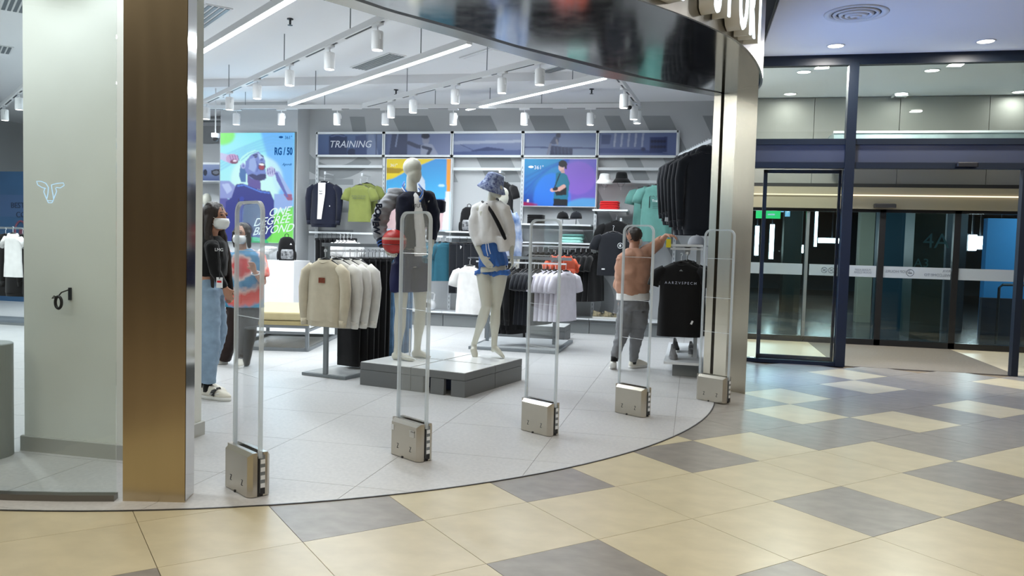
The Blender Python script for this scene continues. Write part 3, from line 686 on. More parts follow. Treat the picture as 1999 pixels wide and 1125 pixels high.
# linear lights
def linear(p, q, label, L0=ZT+.03):
    a, b = F(*p, L0), F(*q, L0); t = rod('linear_light', a, b, .07, .07, label, 'ceiling light', 'linear LED ceiling lights', slot=False, wires=(.2, .8))
    L = np.linalg.norm(b-a); MB().box((0, 0, -.038), (L-.02, .055, .012)).build('diffuser', M_LED, t)
    lamp_light('AREA', t, (0, 0, -.06), P_LINEAR*L/3, (.9, .97, 1.0), L-.1, sy=.06)
linear((340, 128), (600, -28), 'glowing linear ceiling light at the top left of the shop')
linear((566, 201), (917, 80), 'glowing linear ceiling light above the male mannequin')
linear((912, 210), (1183, 147), 'glowing linear ceiling light above the purple poster')
for k, (x, y) in enumerate(((-9.5, 8), (-9.5, 11.5), (-12, 6))):
    t = thing('linear_light', 'glowing linear ceiling light in the left depth of the shop, %s' % ('nearest', 'farthest', 'leftmost')[k], 'ceiling light', (x, y, 3.5), TD, 'linear LED ceiling lights'); MB().box((0, 0, 0), (2.6, .07, .07)).build('rail_body', M_WHITE, t); MB().box((0, 0, -.04), (2.5, .055, .012)).build('diffuser', M_LED, t); lamp_light('AREA', t, (0, 0, -.06), P_LINEAR*1.9, (.9, .97, 1.0), 2.4, sy=.06)
# ceiling vents, sprinklers, camera
def vent(px, py, w_, d_, rz, label, slats=5, z=3.775):
    p = F(px, py, z); t = thing('ceiling_vent', label, 'air vent', (p[0], p[1], z), rz, 'shop ceiling vents')
    MB().box((0, 0, 0), (w_, d_, .012)).build('vent_frame', M_WHITE, t); 
    for k in range(slats): MB().box((0, -d_/2+d_*(k+.75)/(slats+.5), -.009), (w_-.04, d_/(slats+.5)*.62, .006)).build('slat', M_GREYM, t)
vent(737, 121, 1.15, .26, TD, 'slotted grey air vent between the two diagonal tracks'); vent(1080, 136, 1.0, .2, TD, 'slotted grey air vent near the steel beam', 3); vent(395, 38, 1.3, .28, TD, 'slotted air vent beside the top left linear light', 4)
vent(36, 6, .8, .3, TD, 'black slotted vent at the top left, upper one'); vent(3, 96, .5, .25, TD, 'black slotted vent at the far left edge', 4); vent(415, 236, 1.2, .25, 0, 'slotted vent left of the man poster', 3, 3.7)
p = F(975, 112, 3.775); t = thing('access_hatch', 'square white access hatch in the shop ceiling', 'hatch', (p[0], p[1], 3.77), TD)
MB().box((0, 0, 0), (.75, .75, .012)).build('hatch_frame', M_WHITE, t); MB().box((0, 0, -.008), (.66, .66, .008)).build('hatch_panel', M_CEIL, t)
sk = thing('sprinkler_head', 'small dark sprinkler head hanging from the shop ceiling', 'sprinkler', group='shop ceiling sprinklers')
MB().lathe([(.035, 0), (.035, -.01), (.012, -.015), (.012, -.06), (.004, -.065)], seg=10).build('sprinkler_body', M_BLACKM, sk); MB().lathe([(0, -.07), (.028, -.07), (.028, -.074), (0, -.074)], seg=10).build('deflector', M_BLACKM, sk)
SKP = Proto(sk)
for (x, y), l in zip(((567, 40), (774, 162), (435, 168), (1156, 160)), ('left of the nearest spotlight', 'above the rear middle track', 'low beside the left column', 'near the right end')): p = F(x, y, 3.76); SKP.put((p[0], p[1], 3.78 if p[1] < 11 else 3.66), 0, 'small dark ceiling sprinkler head, '+l)
p = F(1228, 205, ZT-.1); t = thing('dome_camera', 'small white security camera under the short right track', 'camera', (p[0], p[1], ZT-.05)); MB().lathe([(0, 0), (.05, 0), (.05, -.07), (.045, -.075), (0, -.075)]).build('camera_body', M_WHITE, t); MB().ell((.01, -.02, -.085), .035).build('lens_dome', M_BLACK, t, smooth=True)
p = atD(421, 268, 12.5); t = thing('dome_camera', 'small dark lens security camera left of the man poster', 'camera', p); MB().lathe([(0, .06), (.06, .06), (.06, 0), (.05, -.01), (0, -.01)]).build('camera_body', M_WHITE, t); MB().tube([(0, 0, .05), (0, 0, 3.78-p[2])], .012, 6).build('drop_rod', M_WHITE, t); MB().ell((.0, 0, -.02), .045).build('lens_dome', M_BLACK, t, smooth=True)
# mall downlights
dl_ = thing('downlight', 'x', 'downlight', group='recessed mall downlights')
MB().lathe([(.10, 0), (.10, -.008), (.086, -.008), (.082, 0)], seg=24).build('trim_ring', M_WHITE, dl_)
MB().lathe([(0, -.002), (.083, -.002), (.083, -.005), (0, -.005)], seg=24).build('lamp_lens', M_DLAMP, dl_)
lamp_light('AREA', dl_, (0, 0, -.03), P_DOWN, (1, .95, .88), .16)
DP = Proto(dl_)
for x, y, l in ((1632, 89, 'nearest the round diffuser'), (1925, 80, 'at the right of the bluish ceiling'), (1570, 140, 'front one behind the left transom pane'), (1543, 183, 'rear one behind the left transom pane'), (1820, 137, 'front one behind the right transom pane'), (1760, 182, 'rear one beside the smoke detector'), (1990, 179, 'behind the transom at the right edge')):
    p = F(x, y, 3.72); DP.put((p[0], p[1], 3.719), 0, 'recessed round mall downlight, '+l)
for o_ in list(COL.objects):
    if o_.type == 'LIGHT' and o_.parent and o_.parent.name.startswith('downlight') and o_.parent.location[1] > 12.2: o_.data = o_.data.copy(); o_.data.energy = P_DOWN*.2
    elif o_.type == 'LIGHT' and o_.parent and o_.parent.name.startswith('downlight') and o_.parent.location[1] > 10.5: o_.data = o_.data.copy(); o_.data.energy = P_DOWN*2.6
for x, y, l in ((3.4, 6.4, 'left one'), (5.2, 7.6, 'right one')): DP.put((x, y, 3.719), 0, 'recessed round mall downlight above the picture, '+l)
p = F(1757, 187, 3.7); t = thing('smoke_detector', 'small square smoke detector behind the right transom pane', 'detector', (p[0], p[1], 3.715)); MB().box((0, 0, -.015), (.2, .2, .03), ch=.01).build('detector_body', M_WHITE, t); MB().box((0, 0, -.034), (.14, .14, .008)).build('detector_grille', M_GREYM, t)
p = F(1672, 26, 3.72); t = thing('round_diffuser', 'round white ceiling air diffuser with concentric rings', 'air vent', (p[0], p[1], 3.719))
for k, r in enumerate((.30, .22, .165, .11, .06)):
    MB().lathe([(r, 0), (r-.008, -.01-.006*k), (r-(.07 if k == 0 else .035), -.004-.010*k), (r-(.07 if k == 0 else .035), 0)], seg=36).build('diffuser_ring', M_WHITE, t, smooth=True)
MB().lathe([(0, -.0005), (.235, -.0005), (.235, -.002), (0, -.002)], seg=36).build('dark_throat', mat('vent_dark', (.08, .08, .09), .7), t)
# mall high ceiling linear lamps (behind and above the camera)
for k, (x, y, rz) in enumerate(((-5.5, 1.2, .05), (-5.8, -2.2, .05), (-1.2, .2, .05), (-1.2, -3, .05), (3.6, .4, .05), (3.6, -3, .05), (-10, 0, .05), (1.2, 2.6, .05))):
    t = thing('mall_linear_light', 'long warm white linear lamp under the high mall ceiling, %s' % ORD[k], 'ceiling light', (x, y, 4.85), rz, 'high mall linear lights'); MB().box((0, 0, .02), (2.6, .12, .08)).build('lamp_housing', M_WHITE, t); MB().box((0, 0, -.025), (2.5, .09, .01)).build('diffuser', emis('mall_led', (1, .93, .82), 7), t); lamp_light('AREA', t, (0, 0, -.05), P_MALL, (1, .92, .78), 2.4, sy=.1)

# ================================================================== ANTENNAS
def rr(wd, h, r, n=6):
    P = [(-wd/2, 0), (wd/2, 0)]
    for k in range(n+1): a = k*PI/2/n; P.append((wd/2-r+r*math.cos(a), h-r+r*math.sin(a)))
    for k in range(n+1): a = PI/2+k*PI/2/n; P.append((-wd/2+r+r*math.cos(a), h-r+r*math.sin(a)))
    return P
an = thing('security_gate', 'x', 'security gate', group='acrylic security gates across the entrance')
# local x = long axis (camera side end at +x), y = thickness
for s in (-1, 1):
    y0, y1 = s*.016, s*.062; mb = MB(); x0, x1, h = -.15, .15, .235
    P = [(x0, 0), (x1, 0), (x1, h), (x0, h)]
    A = [(x0+.0, 0), (x1-.0, 0), (x1, h), (x0, h)]
    c = .022; yo, yi = y1, y0
    V = [(x0, yi, 0), (x1, yi, 0), (x1, yi, h), (x0, yi, h), (x0, yo-s*c*.5, 0), (x0+c, yo, 0), (x1-c, yo, 0), (x1, yo-s*c*.5, 0), (x1, yo-s*c*.5, h-c*.4), (x1-c, yo, h-c*1.6), (x0+c, yo, h-c*1.6), (x0, yo-s*c*.5, h-c*.4)]
    V = [(x0, yi, 0), (x0, yo-s*c, 0), (x0+c, yo, 0), (x1-c, yo, 0), (x1, yo-s*c, 0), (x1, yi, 0)]
    lo = [(a, b, .004) for a, b, _ in V]; mid = [(a, b, h-c) for a, b, _ in V]
    V2 = [(x0, yi, 0), (x0, yo-s*c, 0), (x0+c, yo-s*c, 0), (x1-c, yo-s*c, 0), (x1, yo-s*c, 0), (x1, yi, 0)]; hi = [(a, b, h) for a, b, _ in V2]
    mb.loft([lo, mid, hi]); cov = mb.build('steel_cover', M_STEELD, an)
    if s < 0:
        mk = MB()
        for xx in (-.06, .07): mk.tube([(xx-.007, yo-.0008, .055), (xx+.007, yo-.0008, .055)], .0018, 4); mk.tube([(xx-.007, yo-.0008, .083), (xx+.007, yo-.0008, .083)], .0018, 4); mk.tube([(xx-.005, yo-.0008, .058), (xx+.005, yo-.0008, .08)], .0018, 4)
        mk.build('stamped_marks', M_BLACKM, cov)
        nk = MB(); nk.box((-.01, yo-.001, .006), (.012, .006, .012)); nk.build('cable_notch', M_BLACK, cov)
MB().box((0, 0, .11), (.292, .03, .21)).build('core', M_BLACK, an)
el = MB(); el.box((.149, .012, .12), (.006, .028, .20)); 
for k in range(4): el.box((.153, .012, .06+k*.042), (.006, .024, .022), mi=1)
el.box((.153, .012, .03), (.006, .024, .03), mi=2); el.build('end_terminal', [M_GREYM, M_WMET, M_BLACK], an)
sh = MB(); P = rr(.30, 1.335, .06); sh.extr([(x, -.009, z+.205) for x, z in P], (0, .018, 0)); 
sh_ = MB(); Pi = rr(.276, 1.323, .050); sh_.extr([(x, -.004, z+.205) for x, z in Pi], (0, .008, 0)); sh_.build('clear_sheet', M_ACRYL, an)
edge = MB(); path = [(x, 0, z+.205) for x, z in rr(.292, 1.329, .055)][1:]+[(-.146, 0, .205)]
edge.loft([[(p[0]*(1-.03*0)+sx*0, sy, p[2]) if False else (p[0]-nx*.007, sy, p[2]-nz*.007) if k_ < 2 else (p[0]+nx*.007, sy, p[2]+nz*.007) for k_, sy in enumerate((-.010, .010, .010, -.010))]
  for p, nx, nz in [(p, *( (lambda t: (t[1], -t[0]))( (lambda a, b: ((b[0]-a[0])/max(1e-6, math.hypot(b[0]-a[0], b[2]-a[2])), (b[2]-a[2])/max(1e-6, math.hypot(b[0]-a[0], b[2]-a[2]))))(path[max(0, i-1)], path[min(len(path)-1, i+1)])) )) for i, p in enumerate(path)]])
M_EDGEG = bpy.data.materials.new('acrylic_edge_clear'); M_EDGEG.use_nodes = True
nt = M_EDGEG.node_tree; N_ = nt.nodes; N_.clear(); o_ = N_.new('ShaderNodeOutputMaterial'); mx = N_.new('ShaderNodeMixShader'); tt = N_.new('ShaderNodeBsdfTransparent'); tt.inputs[0].default_value = (.85, .9, .93, 1)
pr = N_.new('ShaderNodeBsdfPrincipled'); pr.inputs['Base Color'].default_value = (.75, .82, .88, 1); pr.inputs['Roughness'].default_value = .08; lw = N_.new('ShaderNodeLayerWeight'); lw.inputs[0].default_value = .55
mr = N_.new('ShaderNodeMapRange'); mr.inputs['To Min'].default_value = .4; mr.inputs['To Max'].default_value = .9
nt.links.new(lw.outputs['Facing'], mr.inputs['Value']); nt.links.new(mr.outputs[0], mx.inputs[0]); nt.links.new(tt.outputs[0], mx.inputs[1]); nt.links.new(pr.outputs[0], mx.inputs[2]); nt.links.new(mx.outputs[0], o_.inputs[0])
edge.build('acrylic_frame', M_EDGEG, an)
wi = MB()
for z in (.62, .93, 1.28): wi.tube([(-.13, 0, z), (.13, 0, z)], .0016, 5)
wi.build('antenna_wire', M_EDGE, an)
ANP = Proto(an); LA = math.atan2(-.545, .839)
for k, (x, y, px, l) in enumerate(((486, 975, 0, 'nearest, beside the bronze pillar'), (815, 905, 0, 'second from the left, in front of the male mannequin'), (1070, 854, 0, 'middle one, in front of the white tees'), (1253, 817, 0, 'fourth from the left, in front of the leaning man'), (1412, 790, 0, 'farthest, against the right steel pillar'))):
    c = F(x, y)[:2]; Lx = np.array([math.cos(LA), math.sin(LA)]); Ty = np.array([-math.sin(LA), math.cos(LA)])
    c = c-Lx*.135+Ty*.055
    ANP.put((c[0], c[1], .004), LA, 'clear acrylic security gate, '+l)
lb = thing('gate_sticker', 'small white stickers on the steel base of the second security gate', 'sticker')
g = [o for o in COL.objects if o.name.startswith('security_gate')][1]
gm = Matrix.Translation(g.location) @ Matrix.Rotation(LA, 4, 'Z')
lb.location = g.location; lb.rotation_euler = (0, 0, LA)
MB().box((-.118, -.0635, .178), (.03, .001, .035)).build('sticker', M_WHITE, lb); MB().box((.085, -.0635, .17), (.05, .001, .045)).build('sticker', mat('sticker_grey', (.5, .5, .48), .5), lb)
mb = MB(); [mb.tri if False else mb.extr([(.075+.014*k, -.0645, .18), (.085+.014*k, -.0645, .18), (.08+.014*k, -.0645, .188)], (0, -.0005, 0)) for k in range(3)]; mb.build('warning_triangles', M_BLACK, lb)

# ================================================================== PLINTHS
PR_ = math.radians(-13.9); e1 = np.array([math.cos(PR_), math.sin(PR_)]); e2 = np.array([-math.sin(PR_), math.cos(PR_)])
M_PLT = mat('plinth_top_glass', (.94, .97, .98), .14, spec=.9); M_PLB = mat('plinth_laminate', lin((104, 107, 108)), .5)
def plinth(c, label, group, slots=False, legs=False):
    t = thing('display_plinth', label, 'plinth', (c[0], c[1], .004), PR_, group)
    S = .565; z1 = .145
    if slots:
        for a, b in ((-S/2, -S/2+.13), (-S/2+.21, -S/2+.35), (-S/2+.425, S/2)): MB().box(((a+b)/2, -S/2+.02, z1/2), (b-a, .04, z1)).build('base_panel', M_PLB, t)
        MB().box((0, S/2-.02, z1/2), (S, .04, z1)).build('base_panel', M_PLB, t); MB().box((S/2-.01, 0, z1/2), (.02, S-.08, z1)).build('base_panel', M_PLB, t); MB().box((-S/2+.01, 0, z1/2), (.02, S-.08, z1)).build('base_panel', M_PLB, t)
        MB().box((0, .1, z1/2), (S-.05, .3, z1-.01)).build('inner_core', mat('core_blue', lin((20, 42, 82)), .5), t)
    else: MB().box((0, 0, z1/2), (S, S, z1)).build('base_box', M_PLB, t, bevel=.002)
    MB().box((0, 0, z1+.003+.033), (S, S, .066)).build('top_box', M_PLB, t, bevel=.002)
    MB().box((0, 0, z1+.071), (S-.012, S-.012, .004)).build('top_plate', M_PLT, t)
    return t
base = F(702, 752)[:2]; PS = .572
PLT = {}
for (i, j, l, s) in ((0, 0, 'front left plinth, under the male mannequin', False), (1, 0, 'front plinth with open slots in its side', True), (0, 1, 'rear left plinth behind the male mannequin', False), (1, 1, 'rear right plinth, under the female mannequin', False)):
    c = base+e1*PS*(i+.5)+e2*PS*(j+.5); PLT[(i, j)] = c; plinth(c, 'grey box plinth with a white top, '+l, 'pushed together display plinths', s)
ZP = .222
# rear plinth pair
for k, (px, l) in enumerate(((942, 'left one behind the female mannequin'), (985, 'right one behind the female mannequin'))):
    c = F(px, 672)[:2]; c = c+[0.05+.0, 1.05+.0]; c = (-2.62+.6*k, 11.35)
    t = plinth(c, 'grey rear plinth, '+l, 'rear plinths'); t.rotation_euler = (0, 0, 0)

# ================================================================== GARMENTS
def sring(cx, cy, z, a, b, n, e=2.6, rip=0, ph=0, k=7):
    P = []
    for i in range(n):
        t = 2*PI*i/n; c, s = math.cos(t), math.sin(t)
        x = a*math.copysign(abs(c)**(2/e), c); y = b*math.copysign(abs(s)**(2/e), s)
        q = rip*math.sin(k*t+ph); P.append((cx+x, cy+y+q*(1 if s >= 0 else -1)*.7, z))
    return P
def hanger_mesh(W=.38):
    mb = MB(); mb.tube([(0, 0, -.085), (0, 0, -.03), (.012, 0, -.012), (.006, 0, .004), (-.010, 0, .0)], .003, 5, mi=1)
    mb.tube([(-W/2, 0, -.155), (-W/4, 0, -.11), (0, 0, -.085), (W/4, 0, -.11), (W/2, 0, -.155)], [.006, .011, .013, .011, .006], 6); return mb
def tee(W=.46, L=.66, D=.10, sl=.20, slw=.075, M=None, name='garment', longs=False, cuff=None, collar=None, seed=0):
    """hanging top; origin at hanger hook; front faces -y.  returns list of (partname, MB, mats)"""
    rnd = random.Random(seed); z0 = -.10; mb = MB(); n = 32
    rings = []
    prof = [(0, .075, .030), (-.012, .09, .036), (-.03, W*.32, .040), (-.055, W*.44, .045), (-.085, W*.5, .048), (-.14, W*.485, D*.42), (-.24, W*.48, D*.5), (-.4, W*.485, D*.5)]
    for z, a, b in prof: rings.append((z, a, b))
    for f in (.55, .7, .85, 1.0):
        z = -.4-(L-.4)*(f-.4)/.6 if L > .45 else -L*f
        rings.append((z, W*(.485+.03*f), D*(.5+.12*f)))
    R = []
    for z, a, b in rings:
        d = min(1, max(0, -z-.1)/.5); R.append(sring(0, 0, z0+z, a, b, n, 2.5, .012*d, seed*1.3+z*2, 5+seed % 3))
    mb.loft(R, cap=False); 
    # inside lining visible at neck
    for s in (-1, 1):
        if longs:
            P = [(s*W*.40, 0, z0-.07), (s*(W*.5+.03), 0, z0-.13), (s*(W*.5+.055), -.005, z0-.28), (s*(W*.5+.05), -.012, z0-.45), (s*(W*.5+.035), -.016, z0-sl)]
            rr_ = [(.05, .04), (.062, .045), (.058, .042), (.052, .038), (.042, .032)]
        else:
            P = [(s*W*.38, 0, z0-.07), (s*(W*.5+.01), 0, z0-.11), (s*(W*.5+.05), -.003, z0-.19), (s*(W*.5+.065), -.005, z0-sl-.05)]
            rr_ = [(.05, .04), (slw, .045), (slw, .04), (slw*1.02, .038)]
        mb.tube(P, rr_, 12, side=(1, 0, 0))
    parts = [(name, mb, M)]
    cm = MB(); cm.tube([(.078*math.cos(t*PI/9), .034*math.sin(t*PI/9)-.004, z0+.004-.035*(math.sin(t*PI/9) < 0)*abs(math.sin(t*PI/9))) for t in range(18)], .0075, 5, closed=True)
    parts.append(('collar', cm, collar or M))
    if longs:
        for s in (-1, 1): km = MB(); km.tube([(s*(W*.5+.036), -.016, z0-sl+.02), (s*(W*.5+.032), -.016, z0-sl-.05)], [(.042, .034), (.036, .03)], 12, side=(1, 0, 0)); parts.append(('cuff', km, cuff or M))
        hm = MB(); hm.loft([sring(0, 0, z0-L+.01, W*.50, D*.60, n), sring(0, 0, z0-L-.05, W*.475, D*.55, n)], cap=False); parts.append(('hem_band', hm, cuff or M))
    return parts
def garment(kind, label, cat, M, group=None, hang=True, **k):
    t = thing(kind, label, cat, group=group)
    for nm, mb, m_ in tee(M=M, **k): mb.build(nm if nm != 'garment' else 'body', m_, t, smooth=True)
    if hang: hanger_mesh(k.get('W', .46)*.85).build('hanger', [M_BLACK, M_WMET], t)
    return t
def trousers(kind, label, M, L=1.0, W=.30, D=.05, group=None, cat='trousers', rip=.008, seed=0):
    t = thing(kind, label, cat, group=group); mb = MB(); R = []
    for f in (0, .03, .1, .25, .45, .65, .85, 1.0): R.append(sring(0, 0, -.10-L*f, W/2*(1-.06*f), D/2*(1+.25*math.sin(PI*min(1, f*1.3))), 28, 3, rip*min(1, f*4), seed, 4))
    mb.loft(R); mb.build('body', M, t, smooth=True)
    h = MB(); h.tube([(0, 0, -.08), (0, 0, -.03), (.012, 0, -.012), (.006, 0, .004), (-.01, 0, 0)], .003, 5); h.tube([(-W/2, 0, -.085), (W/2, 0, -.085)], .008, 6)
    for s in (-1, 1): h.box((s*W*.4, 0, -.1), (.03, D+.015, .035))
    h.build('hanger', M_BLACK, t); return t
def folded(label, M, w=.28, d=.22, h=.035, group=None, cat='folded top', kind='folded_shirt'):
    mb = MB(); R = []
    n = 20
    for zz, k in ((0, .94), (.25, 1), (.55, 1), (.85, .985), (1, .9)): R.append([(p[0], p[1], zz*h) for p in sring(0, 0, 0, w/2*k, d/2*k, n, 6)])
    mb.loft(R); mb.box((0, -d/2*.985, h*.5), (w*.9, .004, h*.12))
    return tag(mb.build(kind, M, smooth=True), label, cat, group)

# ---- rack A (T-stand by the male mannequin)
RA = math.radians(-13.0); r1 = np.array([math.cos(RA), math.sin(RA)]); r2 = np.array([-math.sin(RA), math.cos(RA)])
c0 = F(590, 733)[:2]+r1*.27+r2*.0
ra = thing('clothes_rack', 'grey T-shaped clothes rack on a flat base with beige sweatshirts and trousers', 'clothes rack', (c0[0], c0[1], .004), RA)
MB().box((0, .72, .016), (.54, 1.45, .028)).build('base_frame', M_GREYM, ra, bevel=.002)
MB().box((0, .72, .031), (.47, 1.38, .003)).build('base_plate', mat('base_plate_pale', (.55, .58, .6), .25), ra)
for y in (.03, 1.35): MB().box((0, y, .66), (.045, .03, 1.26)).build('post', M_GREYM, ra)
MB().box((0, .69, 1.305), (.035, 1.45, .035)).build('top_bar', M_GREYM, ra); MB().box((0, .69, 1.245), (.02, 1.40, .02)).build('hang_rail', M_WMET, ra)
t = thing('sign_holder', 'small blank slate blue sign holder on top of the T-shaped rack', 'sign', (*(c0+r2*1.05), 1.326), RA); MB().box((0, 0, .05), (.26, .012, .10)).build('sign_plate', mat('slate_blue', lin((74, 98, 124)), .4), t); MB().box((0, 0, .002), (.1, .04, .004)).build('sign_foot', M_GREYM, t)
def onrack(y, dx=0, z=1.262): p = c0+r2*y+r1*dx; return (p[0], p[1], z)
sw = garment('sweatshirt', 'x', 'sweatshirt', C_BEIGE, group='sweatshirts on the T-shaped rack', W=.40, L=.60, D=.10, sl=.60, longs=True, seed=1)
MB().box((.0, -.050, -.30), (.075, .006, .05)).build('chest_patch', mat('patch_rust', lin((120, 52, 24)), .7, vary=.5, vs=60), sw)
SWP = Proto(sw); SWP.put(onrack(.0), RA, 'beige crew neck sweatshirt with a small rust chest patch, front of the T-shaped rack')
sw2 = Proto(garment('sweatshirt', 'x', 'sweatshirt', C_CREAM, group='sweatshirts on the T-shaped rack', W=.40, L=.62, D=.10, sl=.62, longs=True, seed=2))
for k, (y, l) in enumerate(((.12, 'second'), (.22, 'third'), (.34, 'fourth'))): (sw2).put(onrack(y, .035+.03*k), RA+.1, 'off-white crew neck sweatshirt, %s from the front on the T-shaped rack' % l)
bt = Proto(trousers('trousers', 'x', C_BLACK, L=1.10, W=.30, group='black trousers on the T-shaped rack'))
for k in range(8): bt.put(onrack(.44+.065*k, .04*((k*7) % 3-1)), RA+.06*((k*5) % 3-1), 'black clipped trousers on the T-shaped rack, %s behind the sweatshirts' % ORD[k])
dn = Proto(trousers('trousers', 'x', C_DENIM, L=1.08, W=.30, D=.055, group='denim blue trousers on the T-shaped rack', rip=.012))
for k in range(6): dn.put(onrack(.98+.07*k, .0), RA+.05*((k*5) % 3-1), 'denim blue trousers on the T-shaped rack, %s after the black ones' % ORD[k])

# ---- rack B
ZB = 1.185; vb0, vb1 = 9.75, 11.1
rb = thing('clothes_rack', 'grey two-post clothes rack with white tees behind the middle security gate', 'clothes rack', (-2.2, 10.45, .004))
MB().box((0, 0, .02), (1.16, 1.3, .036)).build('base_frame', M_GREYM, rb, bevel=.002); MB().box((0, 0, .0395), (1.06, 1.2, .003)).build('base_plate', mat('base_plate_pale', (.6, .6, .6), .3), rb)
for x in (-.5, .42): MB().box((x, 0, .6), (.04, .04, 1.14)).build('post', M_GREYM, rb)
MB().box((.0, 0, ZB), (1.25, .035, .04)).build('top_bar', M_GREYM, rb); MB().box((.0, -.30, ZB-.06), (1.2, .02, .02)).build('hang_rail', M_WMET, rb)
for x in (-.5, .42): MB().box((x, -.15, ZB-.03), (.03, .32, .03)).build('rail_arm', M_GREYM, rb)
zr = ZB-.05
def ub_(px, v=10.15): return float(onV(px, 500, v)[0])
wt = garment('t_shirt', 'x', 't-shirt', C_LILAC, group='white tees on the two-post rack', W=.46, L=.64, D=.085, sl=.22, seed=3); WT = Proto(wt)
for k, px in enumerate((1066, 1076, 1086, 1096, 1106)): WT.put((ub_(px), 10.15, zr), math.radians(62+3*(k % 2)), 'pale white tee edge-on on the two-post rack, %s from the left' % ORD[k])
ns_ = Proto(garment('t_shirt', 'x', 't-shirt', C_CHAR, group='dark tees on the two-post rack', W=.46, L=.70, D=.08, sl=.2, seed=4))
for k in range(5): ns_.put((ub_(1028+8*k), 10.15, zr), math.radians(68), 'charcoal tee on the two-post rack, %s from the left before the white tees' % ORD[k])
lbk = Proto(garment('hoodie', 'x', 'hoodie', C_BLACK, group='long black tops on the two-post rack', W=.44, L=.78, D=.11, sl=.66, longs=True, seed=5))
for k in range(3): lbk.put((ub_(992+11*k), 10.15, zr), math.radians(66), 'long black top on the two-post rack, %s right of the female mannequin' % ORD[k])
orr = Proto(garment('vest_top', 'x', 'vest', C_ORANGE, group='orange tops on the two-post rack', W=.36, L=.30, D=.07, sl=.06, slw=.04, seed=6))
for k, px in enumerate((1084, 1096, 1108)): orr.put((float(onV(px, 500, 10.6)[0]), 10.62, ZB+.14), math.radians(64), 'bright orange top behind the white tees, %s from the left' % ORD[k])
ob = thing('hang_bar', 'short raised bar carrying the orange tops', 'rail', (float(onV(1096, 500, 10.6)[0]), 10.62, ZB+.02)); MB().box((0, 0, .12), (.36, .015, .015)).build('bar', M_GREYM, ob); MB().box((0, 0, .05), (.02, .02, .14)).build('stem', M_GREYM, ob)
wf = garment('t_shirt', 'white short sleeved tee facing the entrance, left of the female mannequin', 't-shirt', C_WHITE, W=.40, L=.62, D=.10, sl=.22, seed=7)
p = onV(925, 505, 10.15); wf.location = (p[0], 9.98, zr+.03); wf.rotation_euler = (0, 0, -.35)
for sp_ in (-2.78,): 
    hk = thing('face_out_arm', 'front facing arm of the two-post rack holding the white tee', 'rail', (p[0], 10.05, zr+.04)); MB().box((0, 0, 0), (.015, .3, .015)).build('arm', M_GREYM, hk); MB().box((.12, .14, 0), (.26, .015, .015)).build('arm_bracket', M_GREYM, hk)


